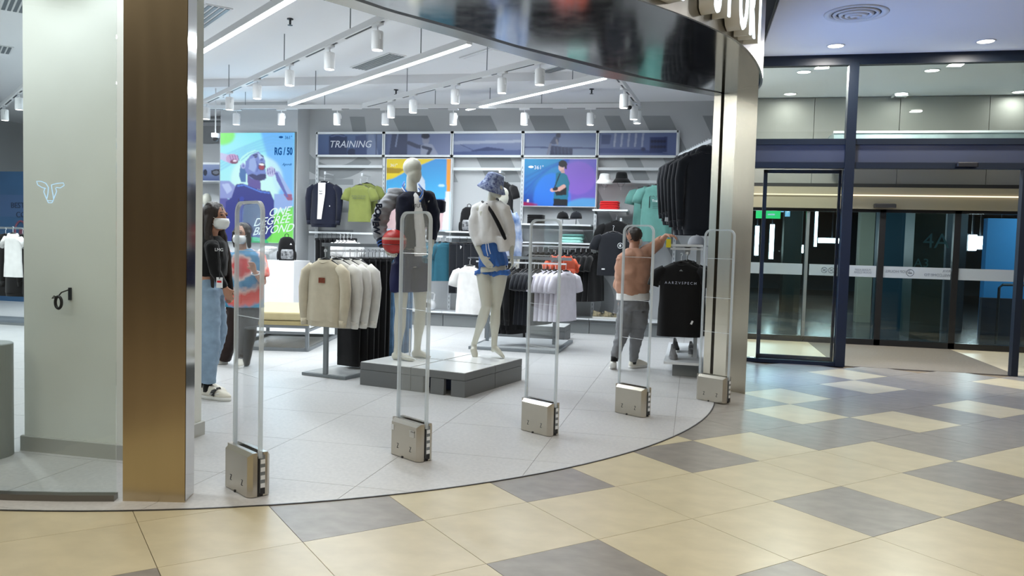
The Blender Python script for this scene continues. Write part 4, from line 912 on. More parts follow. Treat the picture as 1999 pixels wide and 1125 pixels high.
# ================================================================== BACK WALL DISPLAY
VG_ = WV-.06
ups = [float(onV(x, 260, VG_)[0]) for x in (621, 752, 885, 1023, 1168, 1325)]
ZT1 = 3.19; ZT0 = 2.775
def zz(px, py, v): return float(onV(px, py, v)[2])
Mprint = PR
def hdr(k):
    c = Canvas(150, 50, (66, 86, 128)); 
    if k == 0:
        c.vgrad((84, 102, 140), (58, 76, 116)); c.poly([(.17, .1), (.24, 0), (.38, 0), (.45, .12), (.45, 1), (.17, 1)], (38, 50, 84)); c.line([(.2, .12), (.3, .04), (.42, .12)], .02, (96, 110, 150)); c.ell(.53, .88, .07, .2, (28, 38, 70)); c.poly([(.58, .1), (.75, .02), (.76, 1), (.58, 1)], (50, 66, 108)); c.poly([(.78, 0), (.86, 0), (.94, 1), (.76, 1)], (104, 118, 152)); c.line([(.9, 0), (.9, 1)], .02, (34, 46, 80))
    if k == 1:
        c.vgrad((70, 84, 124), (112, 122, 156), x=True); c.poly([(.1, 0), (.34, 0), (.34, 1), (.06, 1)], (34, 46, 82)); c.line([(.19, 0), (.16, .6)], .03, (110, 122, 156)); c.line([(.36, .42), (.5, .6), (.62, .62)], .09, (34, 44, 76)); c.ell(.62, .28, .055, .24, (126, 130, 152)); c.ell(.615, .1, .065, .14, (24, 30, 56)); c.poly([(.55, .55), (.62, .45), (.72, .5), (.82, 1), (.55, 1)], (136, 142, 166)); c.line([(.58, .62), (.7, .72), (.66, .95)], .07, (34, 42, 72))
    if k == 2:
        c.vgrad((120, 130, 158), (84, 98, 140)); c.poly([(0, 0), (1, 0), (1, .22), (0, .45)], (112, 124, 156)); c.poly([(0, .35), (1, .3), (1, .42), (0, .5)], (150, 158, 180)); c.poly([(.25, .8), (.5, .62), (.75, .72), (.75, .85), (.4, .92)], (34, 48, 92)); c.poly([(0, .85), (1, .75), (1, 1), (0, 1)], (64, 80, 124)); c.line([(.1, .5), (.35, .85)], .015, (50, 64, 106))
    if k == 3:
        c.vgrad((82, 98, 140), (120, 132, 160)); c.poly([(0, .6), (1, .64), (1, .72), (0, .66)], (44, 60, 104)); c.poly([(.38, .55), (.68, .68), (.68, 1), (.36, 1)], (26, 38, 76)); [c.line([(.42+.05*q, .62), (.43+.05*q, .95)], .012, (60, 76, 116)) for q in range(5)]; c.ell(.475, .1, .035, .12, (34, 40, 66)); c.poly([(.36, .45), (.42, .15), (.49, .2), (.48, .48), (.4, .5)], (56, 66, 98)); c.line([(.37, .5), (.33, .95)], .05, (110, 112, 132)); c.line([(.45, .3), (.47, .5)], .04, (120, 118, 130))
    if k == 4:
        c.vgrad((92, 106, 146), (84, 98, 142)); [c.poly([(.2+.09*q, .02), (.225+.09*q, .02), (.21+.09*q, .62), (.19+.09*q, .62)], (150, 158, 184)) for q in range(5)]; c.poly([(.03, .08), (.16, .08), (.14, .5), (.03, .5)], (56, 70, 112)); c.poly([(0, .68), (.55, .72), (.9, .92), (0, .9)], (48, 66, 118)); c.poly([(.66, .2), (.88, .18), (.88, .85), (.66, .88)], (38, 52, 100)); [c.ell(.69+.04*q, r_, .02, .07, (20, 28, 62)) for q in range(5) for r_ in (.38, .62)]; c.ell(.58, .73, .03, .09, (40, 50, 92))
    c.blur(2); return c
labs = ['left bay under the TRAINING header', 'second bay, behind the male mannequin', 'middle bay with the hanging bar and backpack', 'fourth bay with the purple poster and caps', 'right bay with hats and sea-green tees']
ROWS = {0: dict(bars=[326], low=455, shelves=[]), 1: dict(bars=[], low=462, shelves=[]), 2: dict(bars=[331], low=464, shelves=[452]), 3: dict(bars=[], low=482, shelves=[438, 474]), 4: dict(bars=[331, 356], low=0, shelves=[])}
for k in range(5):
    a, b = ups[k], ups[k+1]; cx = (a+b)/2; t = thing('wall_display_bay', 'white framed wall display, '+labs[k], 'display unit', (cx, VG_, .004), 0, 'wall display bays'); hw = (b-a)/2
    for s in ((-1, 1) if k == 4 else (-1,)):
        MB().box((s*hw, 0, ZT1/2), (.045, .035, ZT1)).build('upright', M_WMET, t)
        mb = MB(); [mb.box((s*hw, -.0185, .3+.07*q), (.012, .003, .035)) for q in range(34)]; o = mb.build('slot_row', M_RAIL, t)
    fr = MB(); fr.box((0, -.03, ZT1-.015), (2*hw+.03, .05, .035)); fr.box((0, -.03, ZT0+.015), (2*hw+.03, .05, .035)); fr.box((-hw+.01, -.03, (ZT0+ZT1)/2), (.03, .05, ZT1-ZT0)); fr.box((hw-.01, -.03, (ZT0+ZT1)/2), (.03, .05, ZT1-ZT0)); fr.build('header_frame', M_WMET, t)
    MB().box((0, -.02, (ZT0+ZT1)/2), (2*hw-.03, .02, ZT1-ZT0-.05)).build('header_backing', M_GREY, t)
    hdr(k).put('header_print', t, -hw+.025, hw-.025, ZT0+.032, ZT1-.032, -.033, PR)
    if k == 0: text('TRAINING', .165, mat('print_white', (.62, .66, .74), .5), parent=t, loc=(0, -.036, (ZT0+ZT1)/2), shear=.25, extrude=.001)
    R_ = ROWS[k]
    for py in R_['bars']:
        z = zz((0, 0, 0, 0, 0)[0]+(690, 0, 950, 0, 1240)[k], py, VG_); MB().box((0, -.03, z), (2*hw-.04, .03, .045)).build('cross_bar', M_WMET, t)
    for py in R_['shelves']:
        wx0, wx1 = (-hw+.02, hw-.02)
        z = zz((0, 0, 900, 1090, 0)[k], py, 12.35); MB().box(((wx0+wx1)/2, -.19, z-.012), (wx1-wx0, .36, .024)).build('shelf', M_WMET, t); MB().box(((wx0+wx1)/2, -.03, z-.05), (wx1-wx0, .04, .05)).build('shelf_rail', M_GREYM, t)
    if R_['low']:
        z = zz((650, 850, 900, 1100, 0)[k], R_['low'], 12.4); mb = MB(); mb.box((0, -.32, z), (2*hw-.06, .02, .03)); mb.build('low_rail', M_WMET, t)
        for s in (-1, 1): MB().box((s*(hw-.06), -.16, z), (.02, .32, .03)).build('rail_bracket', M_WMET, t)
    MB().box((0, -.20, .235), (2*hw-.01, .38, .025)).build('base_shelf', M_WMET, t); MB().box((0, -.30, .11), (2*hw-.01, .03, .22)).build('kick_panel', M_GREY, t)
    MB().box((0, -.32, .17), (2*hw-.01, .012, .02)).build('kick_trim', M_GREYM, t)
# shelf with red tops in bay 5
zr_ = zz(1190, 409, 12.35); ua, ub2 = float(onV(1157, 409, 12.3)[0]), float(onV(1226, 409, 12.3)[0])
t = thing('wall_shelf', 'short white shelf holding the red folded tops', 'shelf', ((ua+ub2)/2, 12.69, zr_)); MB().box((0, -.2, -.014), (ub2-ua, .38, .026)).build('shelf_board', M_WMET, t); [MB().box((s*(ub2-ua)*.46, -.15, -.045), (.015, .3, .04)).build('shelf_bracket', M_GREYM, t) for s in (-1, 1)]
for k in range(4): o = folded('red folded top on the short white shelf, %s from the bottom' % ORD[k], C_RED, .30, .26, .032, 'red folded tops'); o.location = (float(onV(1190, 400, 12.45)[0])+.006*(k % 2), 12.50, zr_+.001+k*.0325)
z4a, z4b = zz(1090, 438, 12.35), zz(1090, 474, 12.35)
for k in range(5): o = folded('black folded top left of the caps, %s from the bottom' % ORD[k], C_BLACK, .26, .26, .028, 'black folded tops'); o.location = (float(onV(1047, 430, 12.5)[0]), 12.5, z4a+.002+k*.029)
for k in range(3): o = folded('mint green folded top under the caps, %s from the bottom' % ORD[k], (C_PMINT, C_PMINT, C_MINT)[k], .34, .28, .045, 'mint folded tops'); o.location = (float(onV(1118, 465, 12.5)[0])+.01*k, 12.5, z4b+.002+k*.046)
# face-out arms
def arm(px, py, z_=None, label='', back=.34, rzz=0):
    p = onV(px, py, 12.40); t = thing('face_out_arm', label, 'display arm', (p[0], 12.40, p[2])); MB().box((0, .14, .02), (.022, .32, .022), R=np.eye(3)).build('arm', M_WMET, t); MB().box((0, -.02, .025), (.03, .012, .05)).build('arm_stop', M_WMET, t); return p
def hang_at(root, px, py, rz=0, v=12.40): p = onV(px, py, v); root.location = (float(p[0]), v, float(p[2])); root.rotation_euler = (0, 0, rz); return root
arm(636, 341, label='white sloping display arm holding the dark jacket'); arm(708, 344, label='white sloping display arm holding the olive yellow tees')
# dark jacket with white tee inside
jk = garment('jacket', 'black open jacket over a white tee, hanging under the TRAINING header', 'jacket', C_NAVY, W=.46, L=.70, D=.13, sl=.66, longs=True, seed=9, collar=C_WHITE); 
jk['label'] = 'near-black open jacket over a white tee, hanging in the left wall bay'
mb = MB(); mb.extr([(-.075, -.070, -.115), (.055, -.070, -.115), (.055, -.078, -.30), (.012, -.088, -.62), (0, -.09, -.72), (-.075, -.09, -.72), (-.07, -.08, -.40)], (0, -.006, 0)); mb.build('tee_front', C_WHITE, jk); text('N1', .05, M_BLACK, 'chest_print', jk, (-.02, -.088, -.26)); MB().box((-.02, -.09, -.30), (.06, .003, .010)).build('chest_bar', M_BLACK, jk); MB().box((.14, -.082, -.50), (.012, .006, .02)).build('zip_pull', M_WHITE, jk)
hang_at(jk, 634, 344, .0, 12.33)
ys = Proto(garment('t_shirt', 'x', 't-shirt', C_LIME, W=.40, L=.60, D=.09, sl=.20, seed=10)); txtp = text('BORN TO RUN\nFREE WORLD', .035, mat('print_dark', (.08, .1, .06), .7), 'chest_print', ys.root, (0, -.062, -.30), extrude=.0008)
ys.put(onV(704, 350, 12.28), 0, 'olive yellow short sleeved tee with small chest print, front one of the pair'); p = onV(717, 347, 12.50); ys.put(p, 0, 'olive yellow tee hanging behind the front one')
bp_ = Proto(trousers('trousers', 'x', C_BLACK, L=.85, W=.3, group='black trousers along the left wall rail'))
for k in range(7): p = onV(630+9*k, 456, 12.36); bp_.put(p, 1.2, 'black trousers on the left wall rail, %s from the left' % ORD[k])
wh = Proto(garment('t_shirt', 'x', 't-shirt', C_WHITE, W=.38, L=.55, D=.08, sl=.18, seed=11, group='white tees on the left wall rail'))
for k in range(4): p = onV(665+7*k, 458, 12.2); wh.put(p, 1.15, 'white tee edge-on above the T-shaped rack, %s from the left' % ORD[k])
te = Proto(garment('t_shirt', 'x', 't-shirt', C_TEAL, W=.42, L=.62, D=.09, sl=.20, seed=12, group='teal tees behind the male mannequin'))
for k in range(5): p = onV(830+10*k, 462, 12.36); te.put(p, 1.0-.2*(k == 4), 'dark teal tee right of the male mannequin, %s from the left' % ORD[k])
# black shorts/trousers in bay 3
bk = Proto(trousers('trousers', 'x', C_CHAR, L=.80, W=.34, D=.08, group='black trousers on the middle bay rail'))
for k in range(4): p = onV(898+14*k, 464, 12.36-.02*k); bk.put(p, .35, 'black trousers below the shelf backpack, %s from the left' % ORD[k])
MBt = MB(); MBt.box((0, 0, 0), (.035, .003, .05)); o = MBt.build('price_tag', M_WHITE); p = onV(899, 483, 12.27); o.location = p; o.rotation_euler = (0, .5, 0); tag(o, 'small white price tag on the black trousers below the backpack', 'tag')
# black garment hung on the middle bar
arm(977, 338, label='white sloping display arm on the middle bar'); bt2 = garment('t_shirt', 'black top hanging on the middle bar behind the tie-dye sweater', 't-shirt', C_BLACK, W=.40, L=.5, D=.1, sl=.2, seed=13); hang_at(bt2, 985, 345, -.5)
# bay 4: black tops on low rail
bl = Proto(garment('t_shirt', 'x', 't-shirt', C_BLACK, W=.44, L=.74, D=.08, sl=.22, seed=14, group='black tops on the fourth bay rail'))
for k in range(13): p = onV(1040+10.5*k, 483, 12.36); bl.put(p, 1.15, 'black top in the fourth bay row, %s from the left' % ORD[k])
# bay 5
arm(1213, 432, label='white sloping display arm holding the black tee'); arm(1288, 338, label='white sloping display arm holding the sea-green tees')
b5 = garment('t_shirt', 'black short sleeved tee with a round chest print below the red folded tops', 't-shirt', C_CHAR, W=.46, L=.66, D=.10, sl=.22, seed=15); mk = MB(); mk.tube([(.13+.04*math.cos(t*PI/8), -.066, -.30+.04*math.sin(t*PI/8)) for t in range(16)], .005, 4, closed=True); mk.ell((.13, -.066, -.30), (.016, .003, .022)); mk.build('chest_emblem', mat('print_grey', (.5, .52, .54), .6), b5); MB().box((-.12, -.07, -.66), (.05, .004, .02)).build('hem_label', M_WHITE, b5)
hang_at(b5, 1198, 441, -.12, 12.15); b5b = garment('t_shirt', 'black tee hanging behind the one with the round print', 't-shirt', C_BLACK, W=.44, L=.78, D=.10, sl=.22, seed=16); hang_at(b5b, 1204, 420, -.1, 12.4)
mt = Proto(garment('t_shirt', 'x', 't-shirt', C_MINT, W=.46, L=.84, D=.10, sl=.22, seed=17)); g_ = mt.root; text('RUN_GRAVITY', .035, M_BLACK, 'chest_print', g_, (.02, -.066, -.27)); text('Training', .05, M_WHITE, 'chest_print', g_, (.02, -.068, -.335)); mk = MB(); mk.tube([(-.1, -.068, -.27), (-.1, -.068, -.44)], .006, 4); [mk.tube([(-.05, -.068, -.37-.025*q), (.10, -.068, -.37-.025*q)], .0025, 4) for q in range(4)]; mk.build('chest_art', M_DKG, g_)
mt.put(onV(1284, 349, 12.15), -.05, 'sea-green tee with training print, front one of the pair'); mt.put(onV(1268, 352, 12.42), -.05, 'sea-green tee hanging behind the printed one, on its left')
# headwear
def cap(label, M, loc, kind='bucket', rz=0, tilt=0, s=1):
    t = thing('bucket_hat' if kind == 'bucket' else 'cap', label, 'hat' if kind == 'bucket' else 'cap', loc, rz); t.rotation_euler = (tilt, 0, rz); t.scale = (s, s, s)
    if kind == 'bucket':
        mb = MB(); mb.lathe([(0, .09), (.045, .09), (.072, .082), (.082, .05), (.090, 0), (.093, -.008)], seg=24); cr = mb.build('crown', M, t, smooth=True); mb = MB(); mb.lathe([(.090, .0), (.115, -.03), (.138, -.065), (.133, -.066), (.108, -.032), (.086, -.004)], seg=24); mb.build('brim', M, t, smooth=True)
        MB().tube([(.09, 0, -.01), (.03, -.04, -.12), (-.03, -.04, -.12), (-.09, 0, -.01)], .003, 5).build('chin_cord', M_GREYM, t)
    else:
        mb = MB(); mb.lathe([(0, .11), (.04, .105), (.075, .08), (.092, .035), (.095, 0)], seg=24); mb.build('crown', M, t, smooth=True); mb = MB(); R = [];
        for k in range(5): f = k/4; R.append([(.09*math.cos(a)*(1+.05*f), -.06*(1-f)*1.0-.09*abs(math.sin(a))*f-.03-.075*f*abs(math.sin(a)), -.002-.015*f*abs(math.sin(a))+dz) for dz in (0,) for a in [PI+PI*q/12 for q in range(13)]])
        V = [p for r in R for p in r]; Fc = [(r*13+i, r*13+i+1, r*13+14+i, r*13+13+i) for r in range(4) for i in range(12)]; mb.add(V, Fc); o = mb.build('peak', M, t, smooth=True); so = o.modifiers.new('s', 'SOLIDIFY'); so.thickness = .005; MB().ell((0, 0, .112), (.01, .01, .006)).build('button', M, t)
    return t
cap('white bucket hat on a wall hook above the red folded tops', C_WHITE, onV(1181, 350, 12.45), rz=.3, tilt=.15); cap('black bucket hat beside the white one on the wall', C_BLACK, onV(1214, 348, 12.45), rz=-.2, tilt=.1, s=1.05)
for px, l in ((1181, 'white'), (1213, 'black')): p = onV(px, 356, 12.5); t = thing('hat_hook', 'thin wall hook under the %s bucket hat' % l, 'hook', p); MB().tube([(0, .15, -.03), (0, .02, -.03), (0, 0, -.01), (0, -.01, -.12)], .005, 5).build('hook_rod', M_WMET, t)
cap('black baseball cap on the upper shelf, left one', C_BLACK, onV(1099, 427, 12.45), 'cap', rz=.5); cap('black baseball cap on the upper shelf, right one', C_CHAR, onV(1125, 427, 12.45), 'cap', rz=-.5)
for px, l in ((1099, 'left'), (1125, 'right')): p = onV(px, 430, 12.47); t = thing('cap_stand', 'small stand under the %s baseball cap' % l, 'stand', (p[0], 12.47, z4a)); MB().lathe([(0, 0), (.05, 0), (.05, .005), (.008, .01), (.008, max(.02, p[2]-z4a+.05)), (0, max(.02, p[2]-z4a+.05))], seg=12).build('stand_body', M_WMET, t)
# backpack
def backpack(name, label, M, loc, rz=0, s=1, cat='backpack'):
    t = thing(name, label, cat, loc, rz); t.scale = (s, s, s); mb = MB(); R = []
    for z, a, b in ((0, .13, .07), (.03, .145, .085), (.18, .145, .09), (.3, .135, .08), (.37, .11, .065), (.405, .06, .04)): R.append(sring(0, 0, z, a, b, 24, 3.2))
    mb.loft(R); mb.build('main_bag', M, t, smooth=True); mb = MB(); mb.loft([sring(0, -.085, z, a, b, 20, 3.2) for z, a, b in ((.02, .09, .02), (.04, .105, .035), (.15, .105, .038), (.19, .09, .025))]); mb.build('front_pocket', mat('pocket_print', lin((40, 42, 48)), .7, color2=lin((170, 172, 176)), vs=22), t, smooth=True)
    MB().tube([(-.03, .02, .40), (-.028, .02, .445), (0, .02, .46), (.028, .02, .445), (.03, .02, .40)], .006, 6).build('top_handle', M_BLACK, t)
    for s_ in (-1, 1): MB().ell((s_*.148, 0, .08), (.02, .05, .08)).build('side_pocket', M, t, smooth=True)
    MB().extr([(-.02+.06, -.088, .27), (.02+.06, -.088, .27), (.06, -.088, .30)], (0, -.002, 0)).build('emblem', M_WHITE, t); return t
z3 = zz(900, 452, 12.35)
backpack('backpack', 'black backpack with patterned front pocket on the middle bay shelf', C_BLACK, (float(onV(914, 452, 12.45)[0]), 12.48, z3+.002), .25, .98)
# white kettlebell on base shelf
p = onV(838, 610, 12.4); t = thing('kettlebell', 'white display kettlebell with a dark centre on the base shelf', 'kettlebell', (p[0], 12.42, .253)); MB().lathe([(.0, 0), (.06, 0), (.10, .04), (.11, .09), (.095, .15), (.05, .18), (0, .185)]).build('bell', M_WHITE, t, smooth=True); MB().tube([(-.07, 0, .15), (-.085, 0, .27), (-.06, 0, .29), (.06, 0, .29), (.085, 0, .27), (.07, 0, .15)], .012, 8).build('handle', M_WHITE, t); MB().ell((0, -.105, .09), (.045, .012, .045)).build('disc', M_BLACK, t, smooth=True)
# shoes
def shoe(label, M, Ms, loc, rz, group=None, s=1, accent=None, parent=None, high=0):
    t = thing('shoe', label, 'shoe', loc, rz, group); t.scale = (s, s, s)
    so = MB(); R = []
    out_ = lambda w, z, k=1: [(x*k, y*w, z) for x, y in ((-.135, 0), (-.125, .028), (-.06, .036), (.0, .034), (.06, .044), (.11, .036), (.14, .012), (.145, 0), (.14, -.012), (.11, -.036), (.06, -.044), (.0, -.034), (-.06, -.036), (-.125, -.028))]
    so.loft([out_(.98, 0), out_(1.08, .012, 1.02), out_(1.04, .03, 1.01)]); so.build('sole', Ms, t)
    up = MB(); up.loft([out_(1.0, .028), [(x*.99, y*.98, .045+(.01 if x < 0 else 0)) for x, y, z in out_(1, 0)], [(min(x, .12)*.96, y*.80, .062+max(0, -x)*.16) for x, y, z in out_(1, 0)], [(min(x, .05)*.95, y*.62, .082+max(0, .03-x)*.22) for x, y, z in out_(1, 0)], [(min(x, .01)*.9-.01, y*.50, .088+max(0, -x)*.26+high) for x, y, z in out_(1, 0)]]); up.build('upper', M, t, smooth=True)
    lc = MB(); [lc.tube([(.015+.022*q, -.022, .088-.010*q), (.015+.022*q, 0, .096-.011*q), (.015+.022*q, .022, .088-.010*q)], .004, 5) for q in range(4)]; lc.build('laces', accent or M_WHITE, t); return t
C_SHOEG = cloth('shoe_grey', (120, 120, 122)); 
for k, (px, l) in enumerate(((1174, 'left shoe of the black and cream pair on the base shelf'), (1196, 'right shoe of the black and cream pair on the base shelf'))):
    p = onV(px, 630, 12.33); o = shoe('chunky trainer, '+l, mat('trainer_mix', lin((30, 30, 32)), .6, color2=lin((190, 176, 140)), vs=18), M_SOLE, (p[0], 12.36, .253), .25+2.9*0, None, 1.05)

# ---- right wall rail with dark jackets
pA, pB = F(1327, 305, 2.58), F(1388, 276, 2.58)
pm = (pA+pB)/2; ra_ = math.atan2(pB[1]-pA[1], pB[0]-pA[0]); rL = float(np.linalg.norm(pB-pA))+.1
t = thing('wall_rail', 'white notched wall rail carrying the dark jackets at the right', 'rail', pm, ra_); MB().box((0, 0, 0), (rL, .022, .04)).build('rail_bar', M_WMET, t)
nn = int(rL/.1); nm_ = MB().box((0, 0, 0), (.02, .018, .02)).mesh('rail_notch', M_WMET)
for q in range(nn):
    o = bpy.data.objects.new('rail_notch', nm_); COL.objects.link(o); o.parent = t; o.location = (-rL/2+.06+.1*q, 0, .03)
for y in (-.5, .5): MB().box((y, .2, 0), (.02, .40, .03)).build('wall_arm', M_WMET, t)
jr = Proto(garment('jacket', 'x', 'jacket', C_CHAR, W=.48, L=.78, D=.15, sl=.70, longs=True, seed=20, group='dark jackets on the right wall rail'))
hm = MB(); hm.ell((0, .03, -.12), (.13, .06, .09)); hm.build('hood', C_CHAR, jr.root, smooth=True)
nj = 6; ords = ('farthest', 'second farthest', 'third farthest', 'third nearest', 'second nearest', 'nearest')
for k in range(nj): v = pA+(pB-pA)*(k+.4)/nj; jr.put((v[0], v[1], v[2]+.02), ra_+PI/2+.35-.08*k, 'dark hooded jacket on the notched right wall rail, '+ords[k], scale=(1, 1, 1.15 if k > 2 else 1))
o = MB().box((0, 0, 0), (.10, .004, .13)).build('hang_tag', M_WHITE); o.location = atD(1307, 423, 10.0); o.rotation_euler = (0, .1, .3); tag(o, 'white paper tag hanging from the dark jackets at the right', 'tag')
t = thing('pole_hook', 'thin white hooked pole against the dark jackets', 'pole', atD(1363, 462, 9.4)); t.location[2] = 1.41; MB().tube([(0, 0, 0), (0, 0, .60), (-.06, 0, .605)], .008, 6).build('pole_rod', M_WMET, t)
# ---- right low gondola near the pillar
gz = 1.365
gp = [F(1302, 716), F(1372, 734)]
rg = thing('low_display_stand', 'white low display stand beside the right pillar with black tees and shoe shelf', 'display unit', (-.03, 9.35, .004), 0)
gu0, gu1, gv0, gv1 = -.17, .10, 8.62, 10.3
yc = 9.35; xo = -.03
def gbox(nm, u0, u1, v0, v1, z0, z1, M): return MB().box(((u0+u1)/2-xo, (v0+v1)/2-yc, (z0+z1)/2), (u1-u0, v1-v0, z1-z0)).build(nm, M, rg)
gbox('kick_base', -.18, .09, 8.66, 10.3, 0, .13, M_GREY); gbox('shoe_shelf', -.27, .095, 8.52, 10.35, .14, .165, M_WMET); gbox('upright', .03, .07, 8.95, 9.0, .16, 1.40, M_WMET); gbox('upright', .03, .07, 10.0, 10.05, .16, 1.40, M_WMET)
pt = atD(1310, 461, 8.9); gbox('top_shelf', -.26, .09, 8.72, 10.2, 1.385, 1.41, M_WMET); gbox('top_shelf_edge', -.25, .09, 8.74, 10.1, 1.35, 1.37, M_WMET); gbox('hang_rail', -.08, -.06, 8.68, 10.2, 1.305, 1.33, M_WMET)
gbox('rail_bracket', -.10, -.04, 8.85, 8.87, 1.30, 1.39, M_WMET)
fb_ = garment('t_shirt', 'black sleeveless looking tee with a pale chest slogan, front of the low stand', 't-shirt', C_BLACK, W=.44, L=.78, D=.12, sl=.20, slw=.06, seed=21); fb_.location = (-.13, 8.60, 1.315); fb_.rotation_euler = (0, 0, math.radians(3)); text('A A R Z V S P E C H', .038, mat('print_pale', (.5, .55, .7), .6), 'chest_print', fb_, (0.0, -.078, -.31), (1, 0, 0)); MB().extr([(-.02, -.062, -.185), (.02, -.062, -.185), (0, -.062, -.165)], (0, -.002, 0)).build('neck_print', M_GREYM, fb_); MB().box((.13, -.085, -.72), (.02, .004, .04), R=np.array(Matrix.Rotation(.4, 3, 'Y'))).build('price_tag', M_WHITE, fb_)
fbp = Proto(garment('t_shirt', 'x', 't-shirt', C_BLACK, W=.44, L=.78, D=.09, sl=.20, slw=.06, seed=22, group='black tees on the low stand'))
for k in range(9): fbp.put((-.075, 8.78+.14*k, 1.315), math.radians(2*(k % 2)), 'black tee on the low stand rail, %s behind the sloganed one' % ORD[k])
o = MB().box((0, 0, -.05), (.05, .004, .09)).build('yellow_tag', mat('tag_yellow', lin((222, 206, 40)), .5)); o.location = atD(1306, 466, 8.55); tag(o, 'yellow tag hanging under the white shelf by the leaning man', 'tag')
shoe('grey knit shoe on the low shoe shelf, nearest', C_SHOEG, C_SHOEG, (-.18, 8.80, .17), -1.45, None, .95, C_SHOEG, high=.03); shoe('black shoe with white sole on the low shoe shelf, farther', C_BLACK, M_SOLE, (-.17, 9.45, .17), -1.45, None, .95, C_BLACK, high=.03)
for k in range(2): shoe(('nearer', 'farther')[k]+' grey shoe deep on the low shoe shelf by the wall', C_SHOEG, M_SOLE, (.01, 9.15+.4*k, .17), -1.5, 'grey shoes deep on the low shelf', .85)
cap('grey cap on top of the low display stand', C_GREYJ, (.02, 9.2, 1.412), 'cap', rz=1.2)

# ================================================================== POSTERS
# backlit poster: athlete shouting, generic
u0_, u1_ = float(onV(432, 360, 12.3)[0]), float(onV(576, 360, 12.3)[0]); z0_, z1_ = 1.28, 3.135
pw = MB(); pw.box(((u0_+u1_)/2, 12.57, 1.95), (u1_-u0_+.06, .50, 3.66)); struct('wall_poster', pw, M_WALL)
ps = thing('backlit_poster', 'large backlit poster of a shouting man with raised fist in a navy vest', 'poster', ((u0_+u1_)/2, 12.3, (z0_+z1_)/2)); hw, hh = (u1_-u0_)/2, (z1_-z0_)/2
MB().box((0, 0, 0), (2*hw+.03, .05, 2*hh+.03)).build('poster_frame', M_GREYM, ps)
c = Canvas(144, 212, (120, 205, 240)); c.vgrad((130, 225, 240), (190, 240, 235)); c.poly([(.55, 0), (1, 0), (1, .75), (.75, .5)], (90, 165, 245), .8); c.ell(.03, .02, .17, .09, (110, 225, 90)); c.ell(.5, .42, .35, .22, (205, 245, 240), .7); c.blur(10)
for q in range(5): c.line([(0, .22+.03*q), (.35, .12+.02*q), (.7, .03+.03*q), (1, .07+.02*q)], .008, (96, 170, 225), .5)
c.poly([(.55, .8), (1, .66), (1, 1), (.5, 1)], (110, 215, 80)); c.poly([(0, .78), (.1, .84), (.2, .95), (.1, .95), (0, .9)], (150, 240, 190)); c.blur(2)
c.poly([(.99, .68), (.74, .85), (.70, 1), (1, 1)], (118, 226, 90))
c.poly([(0, .44), (.13, .44), (.22, .49), (.22, .61), (.08, .60), (0, .63)], (132, 146, 206)); c.poly([(0, .6), (.10, .6), (.17, .64), (.10, .82), (0, .80)], (74, 74, 156)); c.poly([(.02, .47), (.12, .46), (.17, .52), (.1, .56)], (172, 190, 232))
c.poly([(.735, .55), (.92, .55), (.99, .63), (.95, .68), (.74, .69)], (140, 172, 228)); c.blur(1)
c.poly([(.28, .29), (.36, .33), (.35, .45), (.29, .45), (.26, .39)], (52, 104, 168)); c.poly([(.37, .37), (.55, .43), (.56, .52), (.38, .48)], (84, 70, 150))
c.poly([(.22, .47), (.31, .46), (.55, .52), (.68, .53), (.735, .61), (.74, .9), (.60, 1), (.06, 1), (.08, .63), (.16, .59)], (14, 32, 132)); c.poly([(.25, .60), (.60, .64), (.66, .9), (.2, .96)], (8, 20, 92)); c.line([(.24, .485), (.33, .475), (.55, .535), (.67, .545)], .006, (70, 120, 220)); c.line([(.3, .6), (.28, .95)], .02, (24, 50, 160)); c.ell(.45, 1.0, .22, .05, (30, 190, 120))
c.poly([(.35, .25), (.38, .21), (.44, .18), (.52, .17), (.59, .22), (.615, .26), (.61, .31), (.63, .39), (.61, .43), (.53, .43), (.44, .42), (.37, .38), (.34, .33)], (104, 126, 196)); c.poly([(.40, .24), (.47, .22), (.50, .30), (.47, .36), (.39, .33)], (140, 164, 218)); c.poly([(.51, .18), (.57, .21), (.59, .25), (.54, .25)], (170, 196, 236))
c.poly([(.38, .385), (.44, .37), (.50, .385), (.56, .37), (.62, .37), (.63, .41), (.56, .435), (.47, .425)], (22, 30, 96)); c.ell(.567, .305, .050, .036, (44, 30, 90), rot=.2); c.ell(.565, .312, .036, .022, (150, 44, 70), rot=.2); c.ell(.565, .286, .036, .009, (236, 242, 250), rot=.15)
c.line([(.455, .205), (.50, .198)], .007, (24, 36, 96)); c.ell(.487, .218, .022, .006, (16, 24, 76), rot=-.2); c.line([(.56, .205), (.585, .215)], .006, (30, 40, 100)); c.ell(.565, .243, .022, .012, (66, 84, 160)); c.line([(.50, .26), (.515, .32), (.50, .35)], .005, (70, 90, 170))
c.ell(.315, .30, .030, .026, (156, 172, 222)); c.ell(.318, .302, .014, .014, (96, 110, 180)); c.poly([(.26, .25), (.30, .215), (.37, .18), (.47, .155), (.53, .165), (.42, .20), (.36, .25), (.28, .285)], (176, 238, 236)); c.line([(.29, .25), (.40, .19), (.5, .165)], .004, (110, 190, 215))
c.poly([(0, .18), (.13, .2), (.1, .27), (0, .24)], (186, 190, 228)); c.ell(.165, .235, .085, .045, (186, 148, 196)); c.ell(.19, .262, .055, .022, (110, 34, 84)); [c.line([(.13+.035*k_, .205), (.15+.035*k_, .25)], .004, (120, 84, 150)) for k_ in range(4)]; c.ell(.20, .255, .026, .010, (226, 210, 232))
